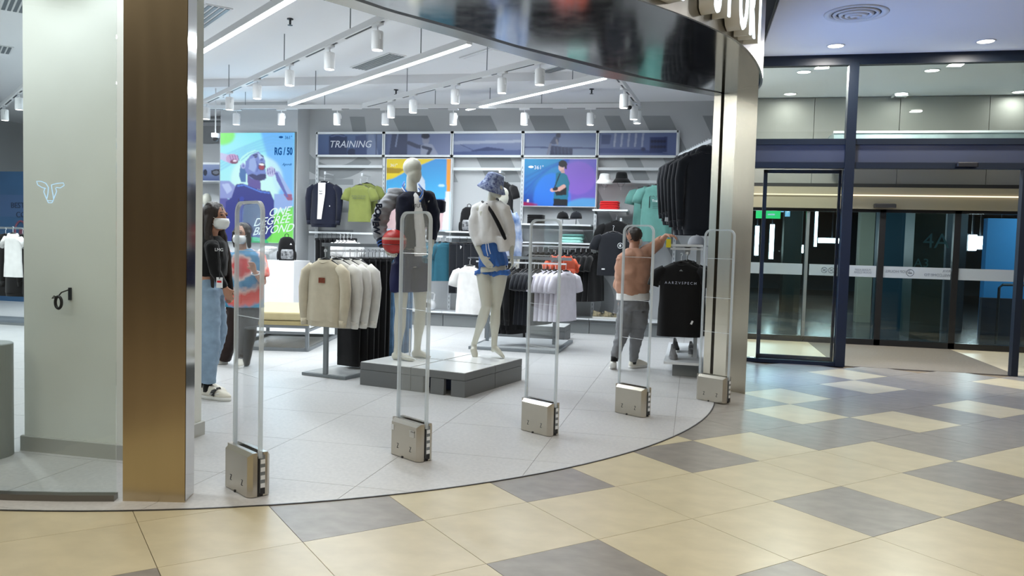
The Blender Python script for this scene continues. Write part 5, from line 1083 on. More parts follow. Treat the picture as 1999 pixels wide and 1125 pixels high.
c.poly([(.74, .34), (.80, .35), (.98, .55), (.99, .60), (.91, .60), (.77, .43)], (150, 178, 228)); c.poly([(.86, .55), (.97, .55), (.985, .61), (.92, .61)], (150, 84, 124)); c.poly([(.74, .35), (.78, .36), (.93, .58), (.90, .58), (.77, .43)], (84, 96, 176)); c.ell(.69, .352, .062, .046, (184, 190, 228)); [c.line([(.645+.03*k_, .325), (.655+.03*k_, .375)], .004, (92, 90, 164)) for k_ in range(4)]; c.blur(1)
c.put('print', ps, -hw, hw, -hh, hh, -.028, PR_LED)
M_PW = emis('poster_text_white', (.8, .95, .95), 1.0); M_PB = emis('poster_text_blue', (.02, .13, .42), .7)
for i_, (s_, x_, y_) in enumerate((('ONE', .80, .715), ('DEGREE', .70, .80), ('BEYOND', .72, .88))): text(s_, .19, M_PW, parent=ps, loc=(-hw+2*hw*x_, -.030, hh-2*hh*y_), shear=.45, extrude=.001, sx=1.0, xdir=(1, 0, .12), up=(0, 0, 1), bold=.001)
text('RG / 50', .17, M_PB, parent=ps, loc=(-hw+2*hw*.855, -.030, hh-2*hh*.17), sx=.62, bold=.006); text('361°', .075, M_PB, parent=ps, loc=(-hw+2*hw*.92, -.030, hh-2*hh*.045)); text('Agordt', .06, M_PB, parent=ps, loc=(-hw+2*hw*.90, -.030, hh-2*hh*.285), shear=.5); MB().ell((-hw+2*hw*.82, -.03, hh-2*hh*.04), (.04, .002, .018)).build('logo_mark', M_PB, ps)
lamp_light('AREA', ps, (0, -.08, 0), 22, (.45, .75, 1.0), 1.3, sy=1.8, rot=(-PI/2, 0, 0), name='poster_glow_lamp')
# beach poster
def poster(label, x0, x1, y0, y1, v, cv, frame=M_WMET):
    A, B = onV(x0, (y0+y1)/2, v), onV(x1, (y0+y1)/2, v); za, zb_ = zz((x0+x1)/2, y1, v), zz((x0+x1)/2, y0, v); t = thing('poster', label, 'poster', ((A[0]+B[0])/2, v, (za+zb_)/2)); w2, h2 = (B[0]-A[0])/2, (zb_-za)/2
    MB().box((0, 0.02, 0), (2*w2, .03, 2*h2)).build('poster_board', frame, t); cv.put('print', t, -w2+.012, w2-.012, -h2+.012, h2-.012, 0.001, PR); return t, w2, h2
c = Canvas(130, 142, (60, 160, 220)); c.vgrad((60, 140, 205), (80, 190, 232)); c.poly([(0, .56), (1, .56), (1, .7), (0, .7)], (16, 60, 150)); c.poly([(0, .68), (1, .68), (1, 1), (0, 1)], (206, 176, 180)); c.poly([(0, 0), (.75, 0), (.55, .08), (.38, .14), (.1, .28), (0, .3)], (222, 196, 40)); c.poly([(0, .12), (.3, .14), (.2, .2), (0, .2)], (160, 130, 20)); c.poly([(.93, 0), (1, 0), (1, .45), (.94, .45)], (226, 150, 50)); c.poly([(.93, .45), (1, .45), (1, 1), (.88, 1)], (214, 214, 220)); c.poly([(.45, .1), (.6, .3), (.62, .5), (.42, .6)], (190, 200, 214)); c.ell(.86, .37, .05, .02, (180, 214, 236)); c.blur(2)
t, w2, h2 = poster('beach poster with yellow cloth and blue sea, behind the male mannequin', 753, 881, 309, 451, 12.6, c); text('361°', .07, M_WHITE, parent=t, loc=(-w2+.14, -.001, h2-.12))
c = Canvas(150, 100, (60, 110, 200)); c.vgrad((44, 140, 190), (36, 60, 160)); c.mask(c.X > .55, (120, 90, 190), .8); c.blur(14)
for q in range(9): c.line([(.02+.0*q, .95-.07*q), (.12+.03*q, .5-.045*q), (.35+.03*q, .2-.025*q), (.62, .06-.01*q)], .010, ((24, 60, 150), (40, 120, 200))[q % 2], .6)
c.ell(.40, .85, .26, .55, (40, 120, 220), .75); c.ell(.75, .4, .25, .35, (146, 98, 196), .5); c.ell(.9, 1.0, .3, .18, (60, 180, 220), .6); c.poly([(.08, 1), (0, 1), (0, .92), (.2, .97), (.2, 1)], (170, 30, 70)); c.blur(6)
c.poly([(.45, .30), (.52, .26), (.6, .34), (.64, .5), (.62, .88), (.42, .88), (.44, .55)], (28, 110, 136)); c.poly([(.43, .84), (.62, .86), (.62, 1), (.42, 1)], (16, 18, 28)); c.line([(.50, .32), (.42, .66)], .012, (14, 24, 40)); c.poly([(.42, .62), (.6, .60), (.6, .76), (.46, .78)], (18, 18, 26)); c.line([(.56, .58), (.5, .64), (.40, .66)], .04, (206, 160, 150)); c.line([(.43, .64), (.46, .63)], .035, (18, 20, 28)); c.ell(.52, .18, .042, .085, (214, 176, 168)); c.ell(.535, .10, .058, .075, (16, 16, 22)); c.poly([(.56, .08), (.6, .1), (.59, .22), (.565, .2)], (16, 16, 22)); c.poly([(.51, .24), (.56, .22), (.57, .3), (.52, .3)], (190, 150, 144)); c.blur(1)
t, w2, h2 = poster('purple and blue poster of a young man with a crossbody bag', 1022, 1165, 309, 404, 12.6, c); text('361°', .085, M_WHITE, parent=t, loc=(-w2+.25, -.001, h2-.15)); MB().ell((-w2+.12, 0, h2-.14), (.045, .002, .02)).build('logo_mark', M_WHITE, t); MB().box((-w2+.085, 0, -h2+.09), (.035, .002, .05)).build('print_label', M_WHITE, t)
# goggles print on the recess shelf & shelf to the left of the poster
c = Canvas(60, 40, (70, 90, 140)); c.vgrad((120, 134, 170), (60, 76, 120)); c.ell(.2, .5, .1, .2, (20, 28, 50)); c.ell(.72, .5, .22, .2, (14, 20, 36)); c.ell(.72, .48, .15, .12, (90, 96, 110)); c.line([(.5, .4), (.95, .3)], .03, (20, 24, 40)); c.blur(1)
poster('blue toned print of swimming goggles left of the large backlit poster', 392, 434, 320, 354, 13.6, c)
t = thing('wall_shelving', 'white recessed shelving with a mannequin bust left of the man poster', 'shelving', (float(onV(414, 400, 13.8)[0]), 13.95, 0))
for py in (320, 354, 520): MB().box((0, 0, zz(414, py, 13.8)), (1.2, .5, .03)).build('shelf_board', M_WMET, t)
MB().box((0, .25, 1.6), (1.2, .02, 3.2)).build('back_panel', M_WALL, t)
zb1 = 1.75
b = thing('mannequin_bust', 'pale mannequin bust in a white top left of the man poster', 'mannequin', (float(onV(404, 400, 13.6)[0]), 13.6, zz(404, 400, 13.6)-.42)); MB().ell((0, 0, .52), (.085, .1, .12)).build('head', M_MANN, b, smooth=True); MB().tube([(0, 0, .3), (0, 0, .45)], .05, 10).build('neck', M_MANN, b, smooth=True); mb = MB(); mb.loft([sring(0, 0, z, a, d_, 20, 2.4) for z, a, d_ in ((0, .16, .1), (.15, .2, .11), (.27, .2, .09), (.32, .08, .06))]); mb.build('white_top', C_WHITE, b, smooth=True); MB().lathe([(0, -.0), (.12, 0), (.12, -.35), (0, -.35)]).build('bust_block', M_WHITE, b)
# counter, backpack, bench
ca, cb = onV(516, 505, 11.7), onV(575, 508, 11.7)
t = thing('display_counter', 'white counter block in front of the man poster with a black backpack on it', 'counter', (-6.75, 12.0, .004)); MB().box((0, 0, .50), (.95, .55, 1.0)).build('cabinet', M_WHITE, t, bevel=.004); MB().box((-.35, -.02, 1.04), (.26, .5, .12)).build('raised_box', M_WHITE, t); MB().box((0, .01, .03), (.93, .50, .05)).build('plinth_base', M_GREY, t)
backpack('backpack', 'black backpack standing on the white counter beside the man poster', C_BLACK, (-6.52, 11.93, 1.006), .6, .95)
o = MB().box((0, 0, 0), (.2, .012, .13)).build('wall_control', M_WHITE); p = onV(590, 474, WV-.01); o.location = (p[0], WV-.008, p[2]); tag(o, 'white wall thermostat panel beside the dark jacket', 'thermostat'); [setattr(MB().box((dx, -.008, .01), (.06, .004, .06)).build('display', mat('lcd', (.05, .16, .18), .3), o), 'name', 'display') for dx in (-.05, .05)]
bn = thing('bench', 'low bench with a beige cushion on a grey tubular metal frame', 'bench', (-5.02, 9.35, .004), math.radians(12))
bn.location = (-5.13, 9.40, .004)
MB().box((0, 0, .42), (1.0, 1.55, .10)).build('cushion', cloth('cushion', (190, 178, 138)), bn, bevel=.02); MB().box((0, 0, .34), (1.0, 1.55, .05)).build('cushion_base', cloth('cushion_low', (170, 156, 112)), bn)
for x in (-.48, .48):
    for y in (-.75, .75): MB().box((x, y, .18), (.04, .04, .36)).build('leg', M_GREYM, bn)
    MB().box((x, 0, .02), (.04, 1.5, .04)).build('floor_rail', M_GREYM, bn); MB().box((x, 0, .25), (.03, 1.5, .03)).build('side_rail', M_GREYM, bn)
for y in (-.75, .75): MB().box((0, y, .02), (.96, .04, .04)).build('floor_rail', M_GREYM, bn); MB().box((0, y, .30), (.96, .04, .04)).build('end_rail', M_GREYM, bn); MB().box((0, y, .22), (.96, .03, .03)).build('end_rail', M_GREYM, bn)
# ---- left depths seen through the glass
w = thing('hoarding', 'blue hoarding with dark lettering at the far left of the shop', 'hoarding', (-12.6, 12.9, 0), math.radians(0)); hz = onV(0, 335, 12.9); hx = float(onV(80, 400, 12.9)[0])
MB().box((hx-.65+12.6, 0, hz[2]/2), (2.7, .06, hz[2])).build('panel', mat('hoarding_blue', lin((52, 92, 132)), .4, vary=.1, vs=2), w); MB().box((hx-.55+12.6, -.035, 1.85), (1.4, .01, .42)).build('lettering_band', mat('hoarding_band', lin((66, 96, 138)), .4), w); MD = mat('hoarding_ink', lin((28, 46, 76)), .5)
text('BEST FOOD', .15, MD, parent=w, loc=(hx+12.6-.25, -.045, zz(45, 402, 12.9)), align='CENTER'); text('COMING', .15, MD, parent=w, loc=(hx+12.6-.22, -.045, zz(45, 420, 12.9))); text('CHILL', .15, MD, parent=w, loc=(hx+12.6+.0, -.045, zz(50, 449, 12.9))); mb = MB(); cc_ = (hx+12.6-.42, zz(35, 452, 12.9)); mb.tube([(cc_[0]+.13*math.cos(q*PI/12), -.04, cc_[1]+.2*math.sin(q*PI/12)) for q in range(24)], .02, 6, closed=True); mb.ell((cc_[0], -.035, cc_[1]), (.05, .01, .09)); mb.build('round_badge', mat('badge_red', lin((120, 70, 90)), .5), w)
pl = F(20, 632)
rl = thing('clothes_rack', 'grey clothes rack with black jackets left of the square column', 'clothes rack', (-9.75, 9.9, .004)); MB().box((0, 0, .02), (1.6, .7, .035)).build('base_frame', M_GREYM, rl); [MB().box((x, 0, .7), (.04, .04, 1.36)).build('post', M_GREYM, rl) for x in (-.6, .25)]; MB().box((0, 0, 1.4), (1.7, .03, .03)).build('top_bar', M_GREYM, rl)
jl = Proto(garment('jacket', 'x', 'jacket', C_BLACK, W=.50, L=.85, D=.16, sl=.7, longs=True, seed=30, group='black jackets on the far left rack'))
for k in range(4): jl.put((-10.25+.3*k, 9.85, 1.40), .2, 'black jacket on the far left rack, %s from the left' % ORD[k])
w_ = garment('vest_top', 'white vest hanging in front of the black jackets at the far left', 'vest', C_WHITE, W=.30, L=.62, D=.07, sl=.1, slw=.03, seed=31); w_.location = (-9.52, 9.55, 1.42); MB().box((0, .17, -.01), (.015, .36, .015)).build('hang_arm', M_GREYM, w_)
pd = thing('round_pedestal', 'grey round pedestal cut off by the left picture edge', 'pedestal', (-4.10, 3.90, .004)); MB().lathe([(0, 0), (.15, 0), (.15, .675), (.145, .68), (0, .68)], seg=40).build('drum', mat('pedestal_grey', lin((150, 158, 158)), .5), pd, smooth=False)
# hook and cord on the column face
p = onV(133, 580, 4.08-.0); t = thing('tether_hook', 'black looped cord and strap on a small bracket on the column face', 'tether', (p[0], 4.08, p[2])); MB().box((.022, -.008, .02), (.014, .014, .075)).build('bracket', M_BLACKM, t); MB().tube([(.02, -.015, .045), (.0, -.05, .03), (-.02, -.06, .0), (-.05, -.07, -.005), (-.035, -.07, .008), (-.02, -.06, .0)], .004, 6).build('cord', M_BLACK, t); mb = MB(); mb.tube([(-.012+.022*math.cos(q*PI/8), -.06, -.03+.036*math.sin(q*PI/8)) for q in range(16)], .009, 6, closed=True); mb.build('strap_loop', M_BLACK, t, smooth=True)

# ================================================================== FIGURES
def organic(name, mb, M, parent, vox=.010, smooth=6, fold=0, fs=14, fold_dir=None, seed=0, shrink=0.0, mats=None):
    me = mb.mesh(name, M); o = bpy.data.objects.new(name, me); COL.objects.link(o)
    r = o.modifiers.new('r', 'REMESH'); r.mode = 'VOXEL'; r.voxel_size = vox; r.use_smooth_shade = True
    s = o.modifiers.new('s', 'SMOOTH'); s.factor = .5; s.iterations = smooth
    dg = bpy.context.evaluated_depsgraph_get(); dg.update(); m2 = bpy.data.meshes.new_from_object(o.evaluated_get(dg)); bpy.data.objects.remove(o)
    m2.name = name; m2.materials.clear(); [m2.materials.append(x) for x in (mats or [M])]
    m2.polygons.foreach_set('material_index', [0]*len(m2.polygons)); m2.polygons.foreach_set('use_smooth', [True]*len(m2.polygons))
    if fold:
        n = len(m2.vertices); co = np.empty(n*3); m2.vertices.foreach_get('co', co); co = co.reshape(-1, 3); no = np.empty(n*3); m2.vertices.foreach_get('normal', no); no = no.reshape(-1, 3)
        fd = np.array(fold_dir if fold_dir is not None else (1, 1, .5))
        d = np.array([noise.noise(Vector(tuple(p*fd*fs+seed*7))) + .5*noise.noise(Vector(tuple(p*fd*fs*2+3))) for p in co])
        d = np.abs(d)*2-.75
        co = co+no*(d*fold)[:, None]; m2.vertices.foreach_set('co', co.ravel()); m2.update()
    o = bpy.data.objects.new(name, m2); COL.objects.link(o); o.parent = parent; return o
class Fig:
    def __init__(s, base, D): s.b = np.array(base, float); s.D = D; s.R = RT; s.Fw = FW
    def J(s, px, py, dd=0): return atD(px, py, s.D+dd)-s.b
    def __call__(s, *L): return [s.J(*p) for p in L]
def hand(mb, wrist, dirv, palm, side, k=1.0, curl=.35, thumb=1):
    """wrist point, finger direction, palm normal (towards the gripped side), side = direction from little finger to thumb"""
    d = np.array(dirv, float); d /= np.linalg.norm(d); p = np.array(palm, float); p -= d*(p@d); p /= np.linalg.norm(p); s = np.cross(d, p); s = s if s@np.array(side) > 0 else -s
    w = np.array(wrist, float)
    mb.tube([w-d*.02*k, w+d*.02*k, w+d*.055*k, w+d*.088*k], [(.024*k, .019*k), (.032*k, .018*k), (.039*k, .017*k), (.037*k, .013*k)], 12, side=s)
    for i, (off, ln) in enumerate(((.029, .070), (.010, .080), (-.010, .074), (-.028, .058))):
        a = w+d*.080*k+s*off*k; P = [a-d*.02*k]; c = 0; q = a
        P.append(q)
        for j in range(3):
            c += curl; q = q+(d*math.cos(c)+p*math.sin(c)+s*off*1.2)*ln*k/3; P.append(q)
        mb.tube(P, [.0095*k, .0095*k, .0088*k, .008*k, .006*k], 8)
    a = w+d*.025*k+s*.028*k; t1 = a+(s*.6+d*.65+p*.35)*.042*k; t2 = t1+(d*.85+s*.15+p*.5)*.034*k; mb.tube([a-s*.012*k, a, t1, t2], [.012*k, .012*k, .0105*k, .008*k], 8)
def foot(mb, ankle, toe, k=1.0, lift=0, rad=.026):
    a, t = np.array(ankle, float), np.array(toe, float); d = t-a; d[2] = 0; L = np.linalg.norm(d); d /= L; up = np.array([0, 0, 1.]); s = np.cross(d, up)
    g = t[2]
    h = a-d*.045*k; h[2] = g+.032+lift
    mb.tube([h, a*1+d*.01+up*(g+.045+lift-a[2]), a*.5+t*.5+up*(g+.034+lift*.6-(a[2]+t[2])/2), t-d*.03+up*(.018), t+up*.014], [(.028*k, .032*k), (.034*k, .038*k), (.038*k, .028*k), (.042*k, .018*k), (.026*k, .011*k)], 12, side=s)
    mb.tube([a+up*.05, a+up*(0), h*.5+a*.5+up*0], [.034*k, .034*k, .030*k], 12)
def headshape(mb, c, face, tilt=0, k=1.0, feat=False):
    """c = centre of head, face = horizontal facing direction"""
    f = np.array(face, float); f /= np.linalg.norm(f); up = np.array([0, 0, 1.]); s = np.cross(f, up); s /= np.linalg.norm(s)
    R = np.stack([s, f, np.cross(s, f)], 1)
    if R[2, 2] < 0: R[:, 2] *= -1
    mb.ell(c+np.array([0, 0, .03*k])-f*.012*k, (.074*k, .093*k, .085*k), R, 20, 14); mb.ell(c+f*.016*k-np.array([0, 0, .035*k]), (.060*k, .070*k, .080*k), R, 18, 12); mb.ell(c+f*.042*k-np.array([0, 0, .085*k]), (.034*k, .034*k, .026*k), R, 14, 10)
    if feat:
        mb.tube([c+f*.088*k+np.array([0, 0, .02*k]), c+f*.100*k+np.array([0, 0, -.012*k]), c+f*.107*k+np.array([0, 0, -.026*k]), c+f*.086*k+np.array([0, 0, -.032*k])], [.008, .011, .013, .010], 10)
        for q in (-1, 1):
            mb.ell(c+s*q*.074*k-f*.006*k-np.array([0, 0, .004]), (.012*k, .018*k, .030*k), R, 10, 8); mb.ell(c+s*q*.030*k+f*.078*k+np.array([0, 0, .030*k]), (.024*k, .012*k, .010*k), R, 10, 8)
    return R
def up_(z): return np.array([0, 0, z])

# ---------- male mannequin
pc = PLT[(0, 0)]; 
bA = F(802, 700, ZP); D = depth(bA); bA[2] = ZP
mm = thing('mannequin', 'pale faceless male mannequin in a varsity jacket holding a basketball on its hip', 'mannequin', bA); G = Fig(bA, D)
ff = RT*.80-FW*.6; ff /= np.linalg.norm(ff)              # faces right, toward the camera
sd = np.cross(ff, up_(1))                              # his own right... image left/back
b = MB(); hc = G.J(807, 333)
headshape(b, hc, ff, k=1.08); b.tube([G.J(804, 345), G.J(804, 365), G.J(803, 382)], [.050, .054, .070], 14)
b.tube(G((803, 377), (803, 392), (803, 435), (800, 478), (797, 500), (797, 522)), [(.09, .06), (.165, .085), (.155, .095), (.125, .085), (.140, .095), (.145, .10)], 20, side=-sd)
LS, LE, LW = G.J(764, 388, -.02), G.J(742, 442, -.03), G.J(750, 478, -.14)
b.tube([G.J(775, 392), LS, (LS+LE)/2, LE, (LE+LW)/2, LW], [.05, .05, .045, .040, .036, .026], 14)
hd = G.J(770, 497, -.20)-LW; hand(b, LW+hd*.1, hd, RT*.6+FW*.9, up_(-.2)+FW, 1.05, .22)
RS, RE, RW = G.J(835, 390, .10), G.J(846, 435, .16), G.J(842, 480, .12)
b.tube([G.J(830, 392, .05), RS, (RS+RE)/2, RE, RW], [.05, .05, .045, .04, .028], 14); hand(b, RW, G.J(842, 500, .08)-RW, -RT, FW*-1, 1.0, .3)
H1, K1, A1 = G.J(784, 515, -.06), G.J(783, 607, -.08), G.J(776, 690, -.12); H2, K2, A2 = G.J(820, 515, .08), G.J(821, 606, .06), G.J(815, 678, .06)
for h_, k_, a_ in ((H1, K1, A1), (H2, K2, A2)): b.tube([h_, h_*.6+k_*.4, k_, k_*.62+a_*.38+FW*.015, k_*.3+a_*.7, a_], [(.085, .088), .076, .054, .058, .040, .034], 16)
t1 = G.J(808, 711, -.20); t1[2] = 0.0; foot(b, A1*[1, 1, 0]+up_(.05), t1, 1.08); t2 = G.J(840, 700, .02); t2[2] = 0; foot(b, A2*[1, 1, 0]+up_(.05), t2, 1.08)
organic('body', b, M_MANN, mm, .0085, 4)
# shorts
b = MB(); b.tube(G((797, 486), (797, 505), (798, 522)), [(.145, .10), (.160, .115), (.165, .12)], 20, side=-sd)
b.tube([H1, G.J(783, 540, -.07), G.J(783, 571, -.08)], [.10, .108, .105], 18); b.tube([H2, G.J(820, 540, .06), G.J(822, 570, .06)], [.10, .108, .105], 18)
organic('shorts', b, mat('shorts_navy', lin((24, 26, 66)), .75, spec=.3), mm, .012, 5, fold=.005, fs=9, fold_dir=(1, 1, .4))
# jacket torso
b = MB(); b.tube(G((803, 374), (803, 385), (804, 410), (802, 455), (800, 486)), [(.085, .07), (.175, .10), (.185, .12), (.165, .12), (.150, .12)], 24, side=-sd)
organic('jacket_body', b, C_NAVY, mm, .012, 5, fold=.006, fs=10, fold_dir=(1, 1, .6))
b = MB(); b.tube([G.J(790, 376, -.01), G.J(768, 383, -.02), G.J(749, 410, -.04), G.J(740, 438, -.05), G.J(742, 460, -.10), G.J(748, 470, -.13)], [.055, .080, .085, .086, .072, .054], 18)
organic('sleeve', b, C_GREYJ, mm, .011, 4, fold=.016, fs=11, fold_dir=(.6, .6, 1.6), seed=2)
b = MB(); b.tube([G.J(820, 378, .05), G.J(836, 386, .10), G.J(845, 415, .14), G.J(846, 442, .17), G.J(842, 470, .13)], [.055, .078, .074, .070, .05], 18)
organic('sleeve', b, C_NAVY, mm, .012, 4, fold=.010, fs=11, seed=3)
cf = MB(); a_, b2 = G.J(746, 466, -.125), G.J(750, 481, -.15)
cf.tube([a_, b2], [.058, .048], 18); cfo = organic('cuff', cf, C_NAVY, mm, .008, 2)
st = MB(); st.tube([a_*.6+b2*.4, a_*.52+b2*.48], [.0585, .058], 20); st.tube([a_*.25+b2*.75, a_*.17+b2*.83], [.055, .055], 20); st.build('cuff_stripe', C_BLUE, mm, smooth=True)
# white tee panel & collar stripes
fl = lambda *q: [p for p in q]
b = MB(); off = -.0
tp = [G.J(x, y, d) for x, y, d in ((805, 374, -.04), (811, 386, -.085), (816, 412, -.108), (821, 450, -.112), (822, 484, -.105))]
b.tube(tp, [(.030, .014), (.045, .02), (.050, .022), (.052, .022), (.05, .022)], 14, side=RT)
organic('tee_front', b, C_WHITE, mm, .009, 4, fold=.004, fs=14)
b = MB(); b.tube([G.J(820, 480, -.095), G.J(822, 500, -.09)], [(.06, .03), (.066, .035)], 14, side=RT); organic('tee_hem', b, C_WHITE, mm, .01, 3, fold=.004)
for k, (M_, dz) in enumerate(((C_BLUE, 0), (C_WHITE, 4), (C_BLUE, 8))):
    q = MB(); q.tube([G.J(790, 355+dz, .05), G.J(786, 363+dz, -.02), G.J(793, 373+dz*.8, -.075), G.J(804, 383+dz*.6, -.10)], .008, 8); q.tube([G.J(818, 360+dz, .07), G.J(826, 370+dz, -.00), G.J(825, 378+dz, -.07), G.J(820, 386+dz, -.105)], .008, 8); q.build('collar_band', M_, mm, smooth=True)
# arm lettering
for k, chh in enumerate('BOMEW'):
    py = 396+11.5*k; px = 742-2.2*k+(k > 3)*4; text(chh, .085, C_NAVY, 'sleeve_letter', mm, tuple(G.J(px-2, py+6, -.150-.004*k-.02*(k > 3))), tuple(-up_(1)+RT*.12), up=tuple(RT*.95+FW*-.3), extrude=.004, bold=.004)
text('NMUTN', .05, M_BLACK, 'chest_print', mm, tuple(G.J(816, 402, -.134)), tuple(RT), extrude=.001)
bb_ = thing('basketball', 'red basketball with a pale band held against the male mannequin\'s hip', 'basketball', G.J(770, 472, -.16)+bA); b = MB(); b.ell((0, 0, 0), .117, None, 28, 18); b.build('ball_skin', mat('ball_red', lin((176, 34, 30)), .4, vary=.1, vs=60, bump=.2, bs=160), bb_, smooth=True)
q = MB(); q.loft([[(r*math.cos(2*PI*i/28), r*math.sin(2*PI*i/28), z) for i in range(28)] for r, z in ((.1155, .014), (.1165, .026), (.1135, .038))], cap=False); q.build('pale_band', mat('ball_band', lin((206, 166, 150)), .45), bb_, smooth=True)
q = MB(); q.tube([(.117*math.cos(i*PI/16), .03*math.sin(i*PI/16), .113*math.sin(i*PI/16)) for i in range(32)], .0025, 5, closed=True); q.tube([(.115*math.cos(i*PI/16), .115*math.sin(i*PI/16), -.028) for i in range(32)], .0025, 5, closed=True); q.build('seam', M_BLACK, bb_)
bp2 = thing('shoulder_bag', 'black quilted bag slung behind the male mannequin\'s arm', 'bag', G.J(853, 403, .28)+bA); MB().loft([sring(0, 0, z, a, .05, 24, 4) for z, a in ((-.065, .06), (-.05, .085), (.045, .09), (.065, .07))]).build('bag_body', C_NAVY, bp2, smooth=True); MB().tube([(-.1, 0, .05), (-.2, -.05, .12), (-.25, -.05, .16)], .012, 6).build('strap', C_BLACK, bp2)
# support rod
t_ = MB(); p_ = G.J(800, 690, .10); p_[2] = 0; t_.tube([p_, p_+up_(.28)], .010, 8); t_.tube([p_, p_+up_(.006)], .12, 24); t_.build('support_rod', M_WMET, mm)

# ---------- female mannequin
bB = F(952, 697, ZP); D = depth(bB); bB[2] = ZP
fm = thing('mannequin', 'pale faceless female mannequin in a blue bucket hat, white sweater and blue shorts', 'mannequin', bB); G = Fig(bB, D)
ff = RT*.72-FW*.7; ff /= np.linalg.norm(ff); sd = np.cross(ff, up_(1))
b = MB(); headshape(b, G.J(968, 364, -.01), ff*[1, 1, 0]-up_(.18), k=.98); b.tube([G.J(962, 375, .01), G.J(960, 392), G.J(958, 404)], [.040, .042, .056], 14)
b.tube(G((958, 402), (960, 412), (962, 445), (962, 478), (962, 505), (964, 530)), [(.09, .055), (.155, .075), (.135, .085), (.105, .075), (.140, .095), (.155, .105)], 20, side=-sd)
S1, E1, W1 = G.J(929, 415, .03), G.J(926, 465, -.02), G.J(942, 503, -.13); S2, E2, W2 = G.J(988, 412, -.05), G.J(999, 460, -.02), G.J(999, 500, -.06)
for s_, e_, w_ in ((S1, E1, W1), (S2, E2, W2)): b.tube([s_, (s_+e_)/2, e_, (e_+w_)/2, w_], [.042, .038, .033, .031, .021], 14)
b.tube([G.J(940, 406), S1], [.05, .045], 12); b.tube([G.J(978, 406), S2], [.05, .045], 12)
hand(b, W1, G.J(967, 531, -.19)-W1, FW, up_(.3)+RT, .95, .12); hand(b, W2, G.J(1003, 536, -.09)-W2, -RT, -FW, .95, .3)
H1, K1, A1 = G.J(946, 528, .03), G.J(950, 598, -.10), G.J(926, 672, .05); H2, K2, A2 = G.J(976, 528, -.03), G.J(968, 602, -.02), G.J(965, 678, -.0)
for h_, k_, a_ in ((H1, K1, A1), (H2, K2, A2)): b.tube([h_, h_*.55+k_*.45, k_, k_*.62+a_*.38, k_*.3+a_*.7, a_], [(.088, .09), .074, .050, .052, .034, .029], 16)
t1 = G.J(928, 697, -.02); b.tube([A1+up_(.02), A1-up_(.03), G.J(925, 684, .0), G.J(928, 694, -.02), G.J(929, 699, -.03)], [.030, .031, (.036, .028), (.034, .02), (.02, .012)], 12)
t2 = G.J(984, 702, -.10); t2[2] = 0; 
b.tube([A2+up_(.03), A2*[1, 1, 0]+up_(.10), A2*.6+t2*.4+up_(.01), t2-(t2-A2)*.12+up_(.012), t2+up_(.012)], [.030, .034, (.036, .03), (.038, .017), (.024, .010)], 12, side=FW); b.tube([A2*[1, 1, 0]+up_(.09), A2*[1, 1, 0]+up_(.055)-RT*.02], [.027, .018], 10)
organic('body', b, M_MANN, fm, .0075, 3)
b = MB(); b.tube(G((962, 470), (962, 495), (964, 520)), [(.125, .09), (.155, .115), (.175, .13)], 20, side=-sd); b.tube([H1, G.J(946, 538, .02)], [.105, .108], 16); b.tube([H2, G.J(977, 538, -.03)], [.105, .108], 16)
organic('shorts', b, C_BLUE, fm, .010, 4, fold=.012, fs=11, fold_dir=(1.2, 1.2, .5), seed=4)
q = MB(); q.tube([G.J(949, 474, -.13), G.J(950, 488, -.15), G.J(953, 500, -.16)], .004, 6); q.tube([G.J(953, 474, -.13), G.J(955, 486, -.15), G.J(958, 496, -.16)], .004, 6); q.build('drawstring', M_WHITE, fm)
b = MB(); b.tube(G((958, 392), (959, 402), (961, 425), (962, 455), (965, 474)), [(.070, .06), (.150, .085), (.155, .105), (.150, .11), (.150, .115)], 22, side=-sd)
b.tube([G.J(980, 462, -.07), G.J(985, 492, -.08)], [(.075, .07), (.060, .065)], 14, side=RT)
b.tube([G.J(947, 398, .02), G.J(932, 408, .03), G.J(926, 436, .02), G.J(927, 458, -.01), G.J(936, 480, -.09)], [.050, .062, .062, .056, .040], 16); b.tube([G.J(972, 398, -.02), G.J(986, 408, -.05), G.J(995, 440, -.03), G.J(999, 462, -.03), G.J(999, 482, -.04)], [.050, .060, .055, .050, .038], 16)
organic('sweater', b, C_WHITE, fm, .0105, 12, fold=.006, fs=8, fold_dir=(1.2, 1.2, .7), seed=5)
q = MB(); SP_ = [G.J(941, 393, -.0), G.J(950, 399, -.095), G.J(961, 415, -.135), G.J(972, 435, -.150), G.J(983, 458, -.150), G.J(987, 468, -.13)]; q.tube(SP_, [(.010, .006), (.014, .007), (.018, .007), (.020, .007), (.020, .007), (.015, .006)], 8, side=RT*.8+up_(.6)); q.build('crossbody_strap', C_BLACK, fm, smooth=True)
hc = G.J(964, 357, 0); ht = thing('bucket_hat', 'blue and white patterned bucket hat worn by the female mannequin', 'hat', hc+bB)
ht.rotation_euler = (.12, .34, 0)
M_HAT = mat('hat_print', lin((22, 40, 112)), .8, color2=lin((176, 190, 220)), vs=38)
MB().lathe([(0, .100), (.055, .098), (.082, .085), (.095, .05), (.104, .0), (.106, -.01)], seg=28).build('crown', M_HAT, ht, smooth=True); q = MB(); q.lathe([(.104, 0), (.128, -.035), (.150, -.075), (.145, -.077), (.122, -.036), (.098, -.006)], seg=28); q.build('brim', M_HAT, ht, smooth=True)

